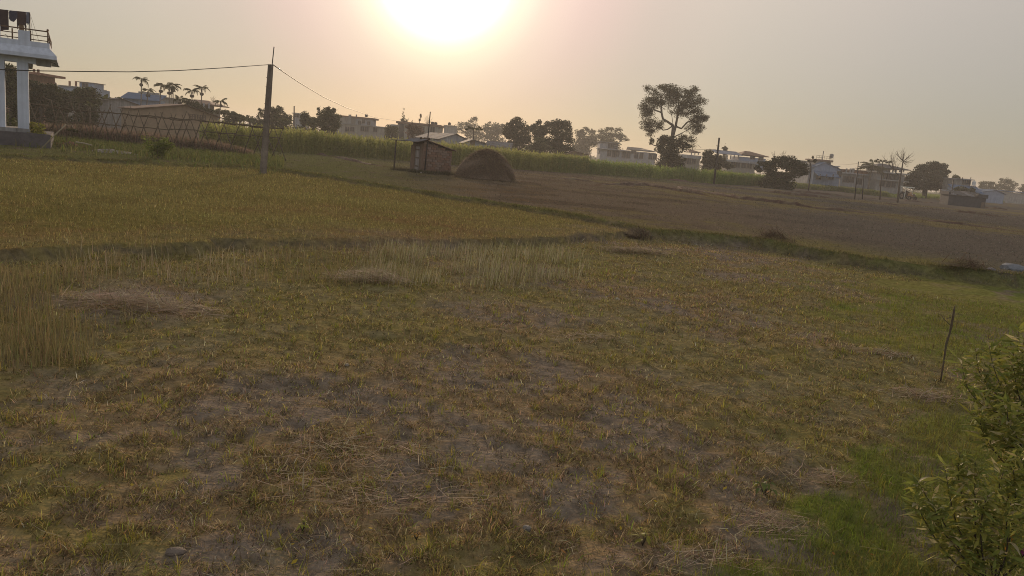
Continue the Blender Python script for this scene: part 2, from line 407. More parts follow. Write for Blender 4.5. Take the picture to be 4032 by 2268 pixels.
def build_grass():
    parts = []
    # matted short growth of the near field
    x, y, r = in_view(740000, 3.0, 30, 1.5)
    d1, d2 = offsets(x, y)
    cover = fbm(x*1.5, y*1.5, 21)*0.6 + fbm(x*3.1, y*3.1, 23)*0.4
    keep = (d1 < -0.1) & (d2 < 0.35) & (rng.random(len(x)) < (0.45+0.55*sstep(0.34, 0.52, cover))*(0.12+0.88*sstep(0.32, 0.62, vnoise(x*9, y*9, 91)*0.65+vnoise(x*19, y*19, 92)*0.35))) & (right_green(x, y) < 0.5)
    x, y, r, cover = x[keep], y[keep], r[keep], cover[keep]; n = len(x); tuft = vnoise(x*9, y*9, 91)
    C = ground_tint(x, y)
    kind = rng.random(n)
    C = np.where(kind[:, None] < 0.30, C*0.5+THATCH*np.array((1.05, 0.95, 0.8))*0.5, C)
    C = np.where((kind[:, None] > 0.55) & (kind[:, None] < 0.80), OLIVE*np.array((1.15, 1.15, 0.9)), C)
    C = np.where(kind[:, None] > 0.97, GREEN*np.array((1.3, 1.2, 1.0)), C)
    C = np.where((kind[:, None] > 0.90) & (kind[:, None] < 0.96), np.array((0.46, 0.35, 0.19)), C)
    L = rng.uniform(0.03, 0.08, n)*(0.7+0.5*cover)*np.where(kind > 0.96, 1.3, 1.0)*(1+0.35*sstep(8, 18, r))*(0.55+0.9*tuft)
    lean = np.clip(rng.normal(0.98, 0.40, n), 0.05, 1.5)
    P = np.stack([x, y, height(x, y)-0.004], 1)
    parts.append(blades(P, L, (0.0028+0.00042*r)*rng.uniform(0.6, 1.5, n), lean, rng.uniform(0, 6.283, n), rng.uniform(0.0, 1.0, n), np.clip(vary(C, 0.30, n)*np.where(rng.random((n, 1)) < 0.25, 1.75, np.where(rng.random((n, 1)) < 0.3, 0.5, 1.0)), 0.012, 0.6)))
    # fresh tufts standing up out of it
    tx, ty, tr = in_view(900, 3.2, 19, 1.5)
    k = 9; x = np.repeat(tx, k)+rng.normal(0, 0.018, len(tx)*k); y = np.repeat(ty, k)+rng.normal(0, 0.018, len(tx)*k)
    d1, d2 = offsets(x, y); keep = (d1 < -0.1) & (d2 < 0); x, y = x[keep], y[keep]; n = len(x); r = np.hypot(x, y)
    C = mixc(GREEN*np.array((1.25, 1.2, 0.9)), OLIVE*np.array((1.6, 1.45, 1.0)), rng.random(n))
    parts.append(blades(np.stack([x, y, height(x, y)-0.004], 1), rng.uniform(0.05, 0.15, n), (0.003+0.0003*r), rng.uniform(0.05, 0.6, n), rng.uniform(0, 6.283, n), rng.uniform(0.1, 0.8, n), vary(C, 0.22, n)))
    stuff('field_grass', parts, M_grass, 'short matted withered grass over the near field')
    # the green strip, lower right
    x, y, r = in_view(260000, 3.0, 21, 1.4, 0.72)
    g = right_green(x, y); keep = rng.random(len(x)) < g**1.5; d1, d2 = offsets(x, y); keep &= d2 < -0.1
    x, y, r = x[keep], y[keep], r[keep]; n = len(x)
    q = fbm(x*1.5, y*1.5, 71)
    C = mixc(GREEN*np.array((1.1, 1.05, 0.95)), np.array((0.225, 0.21, 0.050)), sstep(0.35, 0.65, q))
    C = mixc(C, np.array((0.17, 0.13, 0.07)), (rng.random(n) < 0.12)*1.0)
    L = rng.uniform(0.05, 0.13, n)*(0.6+0.9*q)
    o1 = blades(np.stack([x, y, height(x, y)-0.004], 1), L, 0.0024+0.0003*r, np.clip(rng.normal(0.55, 0.35, n), 0, 1.4), rng.uniform(0, 6.283, n), rng.uniform(0, 0.9, n), vary(C, 0.25, n))
    stuff('green_grass', [o1], M_grass, 'lush green grass strip along the lower right edge')
    # the golden field behind the step
    x, y, r = in_view(420000, 9, 62, 1.35, 0.68)
    d1, d2 = offsets(x, y); keep = (d1 > 0.05) & (d2 < 0.15); x, y, r = x[keep], y[keep], r[keep]; n = len(x)
    C = ground_tint(x, y); kind = rng.random(n)
    C = np.where(kind[:, None] > 0.91, np.array((0.40, 0.30, 0.13)), C)
    C = np.where(kind[:, None] < 0.18, OLIVE*1.1, C)
    L = rng.uniform(0.05, 0.13, n)*(0.7+0.6*fbm(x*0.7, y*0.7, 72))
    o2 = blades(np.stack([x, y, height(x, y)-0.004], 1), L, 0.0016+0.00042*r, np.clip(rng.normal(0.5, 0.35, n), 0, 1.4), rng.uniform(0, 6.283, n), rng.uniform(0, 0.9, n), np.clip(vary(C, 0.28, n)*np.where(rng.random((n, 1)) < 0.2, 1.6, np.where(rng.random((n, 1)) < 0.3, 0.5, 1.0)), 0.012, 0.6), 1)
    stuff('golden_grass', [o2], M_grass, 'golden brown dry grass on the raised middle field')
    # thin stubble and clod litter on the ploughed ground beyond the bund
    x, y, r = in_view(210000, 14, 125, 1.15, 0.68)
    d1, d2 = offsets(x, y); keep = (d2 > 0.1); x, y, r = x[keep], y[keep], r[keep]; n = len(x)
    C = ground_tint(x, y)*rng.choice([0.65, 1.0, 1.4], n)[:, None]
    o3 = blades(np.stack([x, y, height(x, y)-0.01], 1), rng.uniform(0.04, 0.11, n), 0.004+0.0006*r, np.clip(rng.normal(0.8, 0.4, n), 0, 1.5), rng.uniform(0, 6.283, n), rng.uniform(0, 0.6, n), vary(C, 0.25, n), 1)
    # tufts along the crest of the bund
    bx = rng.uniform(-42, 17, 26000); yb, cb = along(BUND, bx); by = yb + np.where(rng.random(len(bx)) < 0.6, rng.normal(0.05, 0.16, len(bx)), rng.uniform(-0.4, 0.35, len(bx)))
    keep = fbm(bx*0.8, by*0.8, 77) > 0.40; bx, by = bx[keep], by[keep]; n = len(bx); r = np.hypot(bx, by)
    C = mixc(np.array((0.135, 0.145, 0.038)), np.array((0.28, 0.21, 0.085)), rng.random(n)**1.5)
    o4 = blades(np.stack([bx, by, height(bx, by)-0.01], 1), rng.uniform(0.05, 0.17, n), 0.003+0.0004*r, np.clip(rng.normal(0.5, 0.4, n), 0, 1.4), rng.uniform(0, 6.283, n), rng.uniform(0, 0.9, n), vary(C, 0.25, n), 1)
    stuff('far_stubble', [o3, o4], M_straw, 'sparse dry stubble on the ploughed field beyond the earth bank')
build_grass()

# ------------------------------------------------------------------ materials of the built things
M_white = mat('white_plaster', (0.31, 0.31, 0.33), 0.85, 0.22, 1.5, dark=(0.42, 0.41, 0.40), streak=0.25)
M_house = mat('blue_white_plaster', (0.52, 0.56, 0.64), 0.85, 0.12, 1.5, streak=0.12)
M_blueish = mat('pale_blue_paint', (0.25, 0.30, 0.40), 0.8, 0.18, 1.2, streak=0.15)
M_cream = mat('cream_plaster', (0.30, 0.275, 0.24), 0.85, 0.22, 1.2, streak=0.25)
M_grey = mat('grey_cement', (0.30, 0.29, 0.28), 0.9, 0.3, 1.5, bump=0.3, streak=0.2)
M_brownwall = mat('brown_mud_plaster', (0.30, 0.22, 0.15), 0.9, 0.3, 1.0)
M_brick = mat('red_brick', (0.25, 0.12, 0.08), 0.9, 0.35, 2.0)
M_plinth = mat('dark_cement', (0.10, 0.09, 0.095), 0.9, 0.4, 3.0, bump=0.4)
M_concrete = mat('pole_concrete', (0.20, 0.165, 0.135), 0.9, 0.35, 5.0, bump=0.3, streak=0.3)
M_iron = mat('dark_iron', (0.035, 0.030, 0.028), 0.6, 0.3, 6.0)
M_railing = mat('brown_paint_rail', (0.11, 0.055, 0.028), 0.5, 0.25, 4.0)
M_wire = mat('cable', (0.02, 0.02, 0.02), 0.6)
M_tin = mat('tin_sheet', (0.19, 0.185, 0.19), 0.85, 0.35, 2.0, dark=(0.13, 0.09, 0.07), spec=0.15)
M_tinblue = mat('blue_tin_roof', (0.11, 0.16, 0.25), 0.85, 0.3, 1.0, spec=0.15)
M_tinbrown = mat('rusty_brown_roof', (0.19, 0.12, 0.09), 0.75, 0.35, 1.2)
M_slate = mat('dark_slate', (0.055, 0.058, 0.066), 0.8, 0.4, 2.0)
M_pane = mat('window_glass', (0.03, 0.033, 0.04), 0.15, 0.2, 3.0, spec=0.5)
M_frame = mat('window_frame', (0.22, 0.17, 0.13), 0.7, 0.2, 4.0)
M_tank = mat('black_tank', (0.03, 0.03, 0.032), 0.5, 0.2, 3.0)
M_tankwhite = mat('white_tank', (0.6, 0.6, 0.58), 0.5, 0.15, 3.0)
M_bark = mat('bark', (0.085, 0.068, 0.055), 0.95, 0.4, 6.0, bump=0.5)
M_palebark = mat('pale_bark', (0.15, 0.125, 0.10), 0.95, 0.4, 6.0)
M_bamboo = mat('weathered_bamboo', (0.13, 0.10, 0.068), 0.85, 0.4, 8.0)
M_leaf = mat('tree_leaves', attr=True, rough=0.7, spec=0.2, trans=0.30)
M_wood = mat('old_wood', (0.16, 0.12, 0.09), 0.9, 0.4, 5.0, stretch=(1, 1, 0.2))

def tube_obj(name, pts, rad, mt, parent=None, n=6): return MB().tube(pts, rad, n).build(name, mt, parent, smooth=True)

# ------------------------------------------------------------------ the porch of the white house, left edge
def build_house():
    base = gp(95, 572, GZ); HZ = GZ
    h = empty('porch_house', (base.x, base.y, HZ), R(30), 'white house porch with open columns and flat roof terrace, cut by the left edge', 'house'); SC = 1.17; h.scale = (SC, SC, SC)
    MB().box(-7, 1.12, -0.75, 6, -0.3, 0.62).build('plinth', M_plinth, h)
    MB().box(-7, -0.28, -0.42, 6, 0.623, 0.80).build('step', M_grey, h)
    for cx in (0.0, -0.95, -4.2):
        c = MB().box(cx-0.23, cx+0.23, -0.23, 0.23, 0.80, 3.86).build('column', M_house, h)
        MB().box(cx-0.26, cx+0.26, -0.26, 0.26, 0.62, 0.799).build('foot', M_grey, c)
    MB().box(-6.9, 0.55, -0.24, 0.24, 3.862, 4.12).build('front_beam', M_house, h)
    MB().box(0.552, 1.16, 0.1, 0.5, 3.82, 4.118).build('cantilever_beam', M_grey, h)
    MB().box(-0.2, 0.2, 0.242, 5.6, 3.84, 4.117).build('side_beam', M_grey, h)
    # roof slab with a sloping skirt
    x0, x1, y0, y1 = -6.8, 1.12, -0.62, 5.8
    o = 0.29
    prof = [(0, 4.86), (0, 4.62), (o, 4.29), (o, 4.123), (-0.3, 4.122)]
    m = MB(); vs = []
    for (d, z) in prof: vs += [(x0-d, y0-d, z), (x1+d, y0-d, z), (x1+d, y1+d, z), (x0-d, y1+d, z)]
    fs = [(i*4+k, (i+1)*4+k, (i+1)*4+(k+1) % 4, i*4+(k+1) % 4) for i in range(len(prof)-1) for k in range(4)]
    fs += [(0, 1, 2, 3), tuple(range(16, 20))[::-1]]
    m.add(vs, fs); slab = m.build('roof_slab', M_house, h)
    for a, b, z in ((-0.13, 0.34, 5.30), (-1.75, -0.82, 5.42), (-4.6, -4.1, 5.36)):
        MB().box(a, b, y0+0.005, y0+0.18, 4.862, z).build('parapet_post', M_house, h)
    rail = empty('railing', (0, 0, 0)); rail.parent = h
    for px_, py_ in ((1.05, y0+0.08), (0.36, y0+0.08), (-0.36, y0+0.08), (-2.2, y0+0.08), (1.05, 2.4), (1.05, 5.6)):
        MB().tube([(px_, py_, 4.86), (px_, py_, 5.42 if px_ > 1 else 5.34)], 0.035).build('rail_post', M_railing, rail, smooth=True)
    MB().lathe([(0.005, -0.05), (0.05, -0.03), (0.055, 0.0), (0.04, 0.04), (0.005, 0.05)], 8, (1.05, y0+0.08, 5.46)).build('finial', M_railing, rail, smooth=True)
    for z, r_ in ((5.39, 0.032), (5.16, 0.022), (4.95, 0.022)):
        MB().tube([(1.05, y0+0.08, z), (-6.7, y0+0.08, z)], r_).build('rail', M_railing, rail, smooth=True)
        MB().tube([(1.05, y0+0.08, z-0.01), (1.05, 5.6, z-0.01)], r_).build('rail', M_railing, rail, smooth=True)
    MB().tube([(0.95, 0.3, 4.1), (1.25, 0.05, 4.03), (1.52, -0.15, 3.86)], 0.012, 5).build('rebar', M_iron, h)
    MB().tube([(-0.55, 0.5, 4.8), (-0.62, 0.5, 5.05), (-0.72, 0.5, 5.1)], 0.012, 5).build('rebar', M_iron, h)
    MB().box(-6.9, -3.4, 2.6, 6.0, 0.80, 4.117).build('house_wall', M_house, h)
    # washing line on the terrace
    Mw = Matrix.Translation(h.location) @ Matrix.Rotation(R(30), 4, 'Z') @ Matrix.Scale(SC, 4)
    def hw(x, y, z): return Mw @ Vector((x, y, z))
    post = hw(0.25, 1.6, 4.87); top = hw(0.25, 1.6, 6.36); left = hw(-6.5, 1.6, 6.50)
    line = empty('washing_line', post, 0, 'washing line on thin guyed post above the roof terrace', 'washing line')
    def rel(p): return p - post
    MB().tube([rel(post), rel(top)], 0.028).build('post', M_iron, line, smooth=True)
    for dx, dy in ((-0.30, 0), (0.42, 0.1), (0.18, -0.35), (-0.12, 0.3)):
        MB().tube([rel(top), rel(hw(0.25+dx, 1.6+dy, 4.87))], 0.008, 4).build('guy_wire', M_wire, line)
    def lp(t):
        p = top.lerp(left, t); p.z -= 0.16*4*t*(1-t); return p
    MB().tube([rel(lp(k/16)) for k in range(17)], 0.009, 4).build('line', M_wire, line)
    # the clothes: thin cloth with folds, each its own thing, hung over the line
    def cloth(name, x0, x1, outline, colr, label, seed):
        """outline: list of (fraction across, drop top, drop bottom) columns"""
        r_ = random.Random(seed); m = MB(); vs = []; n = len(outline); rows = 7
        for side in (0, 1):
            for (u, a, b) in outline:
                X = x0+(x1-x0)*u; t = (0.25-X)/6.75; zt = lp(t).z
                for k in range(rows):
                    zz = (zt - (a+(b-a)*k/(rows-1))*SC + 0.012 - h.location.z)/SC
                    fold = 0.035*math.sin(u*9+seed)*(k/(rows-1)) + 0.01*r_.uniform(-1, 1)
                    p = hw(X+0.01*r_.uniform(-1, 1), 1.6+fold+(0.012 if side else -0.012), zz); vs.append(p-hw(x0, 1.6, 6.0))
        fs = []
        for s in (0, 1):
            o_ = s*n*rows
            for i in range(n-1):
                for k in range(rows-1):
                    q = (o_+i*rows+k, o_+(i+1)*rows+k, o_+(i+1)*rows+k+1, o_+i*rows+k+1)
                    fs.append(q if s else q[::-1])
        m.add(vs, fs)
        ob = m.build(name, mat(name+'_cloth', colr, 0.9, 0.3, 8.0, trans=0.12), None, True, hw(x0, 1.6, 6.0))
        return tag(ob, label, 'clothing', 'clothes on the washing line')
    cloth('trousers', -1.05, -0.62, [(0, 0, .95), (.45, 0, 1.0), (.5, 0, .95), (1, 0, .92)], (0.035, 0.02, 0.025), 'dark maroon trousers hanging at the far left of the washing line', 1)
    cloth('small_shirt', -0.60, -0.25, [(0, .05, .40), (.2, .0, .5), (.55, .02, .52), (.85, 0, .38), (1, .06, .30)], (0.05, 0.05, 0.075), 'small dark blue top between trousers and wide brown shirt', 2)
    cloth('wide_shirt', -0.28, 0.10-0.0, [(0, .02, .86), (.12, 0, .80), (.2, 0, .62), (.8, 0, .62), (.88, 0, .88), (1, .02, .92)], (0.045, 0.026, 0.028), 'wide dark brown shirt with hanging sleeves on the washing line', 3)
    cloth('tan_cloth', -0.20, 0.0, [(0, .60, 1.04), (.5, .6, 1.0), (1, .6, .98)], (0.22, 0.15, 0.09), 'tan cloth showing below the wide brown shirt', 4).location += Mw.to_3x3() @ Vector((0, 0.05, 0))
    cloth('grey_rag', 0.12-0.02, 0.235, [(0, .02, .52), (.3, 0, .60), (.5, 0, .50), (.7, .01, .60), (1, .0, .45)], (0.14, 0.15, 0.19), 'ragged grey cloth next to the washing line post', 5)
    return h
build_house()

# ------------------------------------------------------------------ the concrete pole on the bank and its cables
PB = gp(1036, 658, 0.50); PT = at(1066, 254, PB.y)
def build_pole():
    gz = hz(PB.x, PB.y)
    p = empty('utility_pole', (PB.x, PB.y, gz), 0, 'tall square concrete pole with iron rod on top, standing on the earth bank', 'pole')
    a = Vector((0, 0, -0.4)); b = PT - p.location
    vs = []
    for c, w in ((a, 0.155), (b, 0.115)):
        for sx, sy in ((-1, -1), (1, -1), (1, 1), (-1, 1)): vs.append(c + Vector((sx*w*1.0, sy*w*0.75, 0)))
    MB().hexa(vs).build('shaft', M_concrete, p)
    r0 = at(1071, 262, PB.y) - p.location; r1 = at(1079, 184, PB.y) - p.location
    MB().tube([r0 - Vector((0, 0, 0.25)), r0, r1], 0.026).build('rod', M_iron, p, smooth=True)
    for k in range(1, 13):
        c = a.lerp(b, k/13.5); w = 0.155 + (0.115-0.155)*k/13.5
        MB().tube([c + Vector((-w-0.05, -0.03, 0)), c + Vector((-w+0.01, -0.03, 0))], 0.014, 5).build('step_bolt', M_iron, p)
build_pole()
def wire(name, label, ends, rad, samples=None):
    """cable through pixel samples that lies in the upright plane between two ends"""
    A, B = ends
    pts = [A]
    for (px, py) in samples or ():
        d = ray(px, py); ex, ey = B.x-A.x, B.y-A.y
        t = (A.x*ey - A.y*ex) / (d.x*ey - d.y*ex)
        pts.append(Vector((d.x*t, d.y*t, CAM_Z+d.z*t)))
    pts.append(B)
    m = MB().tube([p-A for p in pts], rad, 4)
    return tag(m.build(name, M_wire, None, True, A), label, 'cable', 'overhead cables')
wire('overhead_cable', 'thin cable from the concrete pole towards the white porch house', (PT, at(-160, 262, 24)), 0.016,
     [(900, 266), (697, 278), (507, 283), (300, 281), (150, 279), (0, 274)])
wire('overhead_cable', 'long sagging cable running from the concrete pole to the distant rooftops', (PT + Vector((0.12, 0, 0)), at(1568, 477, 185)), 0.024,
     [(1112, 281), (1178, 325), (1273, 382), (1364, 424), (1474, 462)])

# ------------------------------------------------------------------ trees
def grow(roots, tips, rnd_, wob=0.06):
    """joins every tip to the nearest part of the growing skeleton; returns nodes, parent indices, pipe radii weights"""
    N = [Vector(p) for p in roots]; par = [i-1 for i in range(len(N))]
    tips = sorted(tips, key=lambda t: (t-N[-1]).length)
    arr = np.array([tuple(p) for p in N])
    for t in tips:
        tv = np.array(t)
        d = np.linalg.norm(arr-tv, axis=1) + np.maximum(0, arr[:, 2]-tv[2])*0.9
        k = int(np.argmin(d)); a = N[k]; L = (t-a).length
        if L < 1e-4: continue
        seg = max(2, min(5, int(L/0.8)+1)); last = k
        for s in range(1, seg+1):
            f = s/seg; q = a.lerp(t, f); q.z -= 0.10*L*math.sin(math.pi*f)*(0.5 if a.z < t.z else 0.0)
            if s < seg: q += Vector((rnd_.uniform(-1, 1), rnd_.uniform(-1, 1), rnd_.uniform(-1, 1)))*wob*L
            N.append(q); par.append(last); last = len(N)-1
        arr = np.array([tuple(p) for p in N])
    w = [0.0]*len(N)
    kids = [0]*len(N)
    for i in range(len(N)):
        if par[i] >= 0: kids[par[i]] += 1
    for i in range(len(N)-1, -1, -1):
        if kids[i] == 0: w[i] += 1.0
        if par[i] >= 0: w[par[i]] += w[i]
    return N, par, w
def skeleton_mesh(name, N, par, w, rbase, rtip, mt, expo=0.42):
    m = MB(); top = max(w)
    for i in range(len(N)):
        if par[i] < 0: continue
        a, b = N[par[i]], N[i]
        if (b-a).length < 1e-5: continue
        ra = max(rtip, rbase*(w[par[i]]/top)**expo); rb = max(rtip, rbase*(w[i]/top)**expo)
        m.tube([a, b], [ra if w[par[i]] < 1.8*w[i] else min(ra, rb*1.35), rb], 6 if ra > 0.05 else 4)
    return m.mesh(name, mt, True)
def leaf_cloud(name, centres, radii, n, size, colA, colB, seed, mt=None, flat=0.6, aspect=0.55):
    """n leaf-sized diamonds gathered round the clump centres"""
    g = np.random.default_rng(seed)
    centres = np.asarray(centres); radii = np.asarray(radii)
    wgt = radii.prod(1)**(2/3); k = g.choice(len(centres), n, p=wgt/wgt.sum())
    d = g.normal(size=(n, 3)); d /= np.linalg.norm(d, axis=1)[:, None]
    rr = g.random(n)**0.45
    P = centres[k] + d*rr[:, None]*radii[k]
    a = g.normal(size=(n, 3)); a[:, 2] *= flat; a /= np.linalg.norm(a, axis=1)[:, None]
    b = np.cross(a, g.normal(size=(n, 3))); b /= np.linalg.norm(b, axis=1)[:, None]
    s = size*g.uniform(0.6, 1.35, n)[:, None]
    V = np.stack([P-a*s*0.5, P+b*s*0.5*aspect, P+a*s*0.5, P-b*s*0.5*aspect], 1).reshape(-1, 3)
    F = np.arange(n*4).reshape(-1, 4)
    C = mixc(colA, colB, g.random(n)); C = C*(1+g.normal(0, 0.18, (n, 1)))
    shade = 1 + 0.25*(g.random(len(centres))-0.5); C = np.clip(C*shade[k][:, None], 0.006, 0.5)
    return mesh_np(name, V, F, mt or M_leaf, np.repeat(C, 4, 0))
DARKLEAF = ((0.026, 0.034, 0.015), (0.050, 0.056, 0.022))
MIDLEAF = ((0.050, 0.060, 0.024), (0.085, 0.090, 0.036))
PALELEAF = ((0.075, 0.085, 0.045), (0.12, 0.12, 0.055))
def tree(name, label, Y, base, lobes, seed, leaf=0.32, n=3500, cols=DARKLEAF, clumps=26, trunk_r=0.22, depth=0.8, fill=0.46, group=None, cat='tree', bare=(), bark=None, skirt=True):
    """base: pixel of the trunk foot; lobes: (cx, cy, rx, ry) pixel ellipses at Y; bare: pixel tips of leafless twigs"""
    r_ = random.Random(seed); g = np.random.default_rng(seed)
    foot = at(base[0], base[1], Y); foot.z = gz(Y) - 0.15
    t = empty(name, foot, 0, label, cat, group); s = Y/FPX
    cs, rs, bc, br = [], [], [], []
    area = sum(l[2]*l[3] for l in lobes)
    for (cx, cy, rx, ry) in lobes:
        c = at(cx, cy, Y) - foot; R3 = np.array((rx*s, rx*s*depth, ry*s))
        bc.append(np.array(c)); br.append(R3*0.86)
        k = max(4, int(round(clumps*rx*ry/area)))
        for i in range(k):
            d = g.normal(size=3); d /= np.linalg.norm(d); q = g.random()**0.40*0.92
            cs.append(np.array(c) + d*q*R3)
            f = fill*g.uniform(0.6, 1.35); m_ = min(R3[0], R3[2])
            rs.append(np.array((m_*f*1.25, m_*f*1.25, m_*f*0.8)))
    if skirt:
        wx = max(l[2] for l in lobes)*s*0.9; lowz = max(0.6, min(b_[2]-r3[2]*0.5 for b_, r3 in zip(bc, br)))
        mx = float(np.mean([b_[0] for b_ in bc]))
        for i in range(10):
            q = np.array((mx+g.uniform(-wx, wx)*1.1, g.uniform(-.5, .5)*wx, lowz*g.uniform(.15, .95))); bc.append(q); br.append(np.array((wx*.45, wx*.4, lowz*.45))*g.uniform(.7, 1.3))
    tips = [Vector(c) for c in cs if c[2] > 0.4]
    mid = sum((Vector(c) for c in cs), Vector())/max(1, len(cs)); hgt = max(c[2] for c in cs)
    low = min(c[2] for c in cs)
    fork = max(0.5, min(mid.z*0.6, low+0.3))
    roots = [Vector((0, 0, 0)), Vector((mid.x*0.15, 0, fork*0.5)), Vector((mid.x*0.4, 0, fork))]
    N, par, w = grow(roots, tips, r_)
    link('trunk', skeleton_mesh('trunk', N, par, w, trunk_r, 0.012*max(1, Y/110), bark or M_bark), t)
    if bare:
        m = MB()
        for px, py in bare:
            e = at(px, py, Y)-foot; src = min((Vector(c) for c in cs if c[2] < e.z-.1), key=lambda v: (v-e).length, default=Vector((0, 0, fork)))
            m.tube([src, src.lerp(e, .5)+Vector((r_.uniform(-.1, .1), 0, .08)), e], [.035, .024, .012], 4)
            for q in (.5, .75): p = src.lerp(e, q); m.tube([p, p+Vector((r_.uniform(-.35, .35), 0, .35))], [.016, .008], 4)
        m.build('twigs', M_bark, t)['kind'] = 'stuff'
    cr = link('crown', leaf_cloud('crown', cs+bc, rs+[q*1.02 for q in br], int(n*2.0), leaf*1.08, cols[0], cols[1], seed+500), t)
    return t

def build_big_tree():
    Y = 150; foot = at(2640, 652, Y); foot.z = gz(Y)-0.15
    t = empty('cotton_tree', foot, 0, 'tall lone tree with open spreading branches rising above the maize', 'tree')
    def z5(zx, zy, dy=0): return at(2100+zx*0.3037, 300+zy*0.3037, Y+dy) - foot
    r_ = random.Random(3); g = np.random.default_rng(3)
    limbs = [[(1770,1140,0), (1785,1000,0), (1800,800,0), (1812,640,0)],
             [(1790,625,0), (1740,590,-1), (1680,555,-1.5), (1662,470,-1.5), (1658,360,-1), (1650,250,-.5)],
             [(1812,640,0), (1800,540,.5), (1790,500,1), (1755,430,1.5), (1745,300,2)],
             [(1812,760,0), (1845,650,.5), (1865,540,1), (1880,400,1), (1890,260,1)],
             [(1800,650,0), (1740,690,-1), (1680,700,-1.5), (1620,650,-2)],
             [(1835,700,0), (1920,680,1), (1990,600,1.5), (2060,570,1)],
             [(1840,740,0), (1930,735,-1), (2010,690,-1.6)],
             [(1880,400,1), (1950,330,.5), (2020,270,0)], [(1662,470,-1.5), (1570,440,-2), (1500,420,-2)],
             [(1658,360,-1), (1570,330,0), (1490,300,.5)], [(1865,540,1), (1980,500,2.5), (2090,450,3)]]
    N = []; par = []
    for li, L in enumerate(limbs):
        last = None
        for k, (a, b, dy) in enumerate(L):
            p = z5(a, b, dy)
            if k == 0:
                if li == 0: N.append(p); par.append(-1); last = 0; continue
                last = int(np.argmin([(q-p).length for q in N])); continue
            N.append(p); par.append(last); last = len(N)-1
    # crown clumps: wide umbrella, thin inside
    cs, rs = [], []
    ell = [(1800,200,330,90,34), (1560,330,150,120,18), (2060,330,170,130,22), (1480,480,110,80,11), (2130,520,120,110,16), (1560,620,150,90,14),
           (2080,670,130,90,14), (1520,720,70,50,5), (1800,330,250,120,18), (1900,470,120,80,7), (1440,420,60,60,5), (2200,560,70,40,5), (1480,150,40,40,3), (2080,170,60,50,4), (2060,830,70,90,5), (1950,790,60,40,3)]
    s = Y/FPX*0.3037
    for (cx, cy, rx, ry, k) in ell:
        c = np.array(z5(cx, cy))
        for i in range(int(k*1.6)):
            d = g.normal(size=3); d /= np.linalg.norm(d); q = g.random()**0.45
            cs.append(c + d*q*np.array((rx*s, 2.6*min(1, rx/150), ry*s))); f = g.uniform(0.55, 1.1)
            rs.append(np.array((1.0*f, 1.0*f, 0.5*f)))
    tips = [Vector(c) for c in cs] + [z5(a, b) for a, b in ((2100,900), (2175,930), (2130,890), (2050,850), (1990,805), (1450,740), (1395,620), (1360,540))]
    # attach
    base_n = len(N)
    arr = np.array([tuple(p) for p in N])
    for tip in sorted(tips, key=lambda v: min((v-q).length for q in N[:base_n])):
        tv = np.array(tip); d = np.linalg.norm(arr-tv, axis=1) + np.where(np.arange(len(N)) < 3, 5, 0)
        k = int(np.argmin(d)); a = N[k]; L = (tip-a).length; seg = max(2, min(5, int(L/0.7)+1)); last = k
        for q in range(1, seg+1):
            f = q/seg; p = a.lerp(tip, f) + (Vector((r_.uniform(-1, 1), r_.uniform(-1, 1), r_.uniform(-1, 1)))*0.09*L if q < seg else Vector())
            N.append(p); par.append(last); last = len(N)-1
        arr = np.array([tuple(p) for p in N])
    w = [0.0]*len(N); kids = [0]*len(N)
    for i in range(len(N)):
        if par[i] >= 0: kids[par[i]] += 1
    for i in range(len(N)-1, -1, -1):
        if kids[i] == 0: w[i] += 1
        if par[i] >= 0: w[par[i]] += w[i]
    link('trunk', skeleton_mesh('trunk', N, par, w, 0.38, 0.016, M_palebark, 0.54), t)
    ec = [np.array(z5(e[0], e[1])) for e in ell]; er = [np.array((e[2]*s, 2.4*min(1, e[2]/150), e[3]*s)) for e in ell]
    link('crown', leaf_cloud('crown', cs+ec, rs+er, 40000, 0.20, (0.05, 0.05, 0.022), (0.085, 0.075, 0.03), 44), t)
build_big_tree()

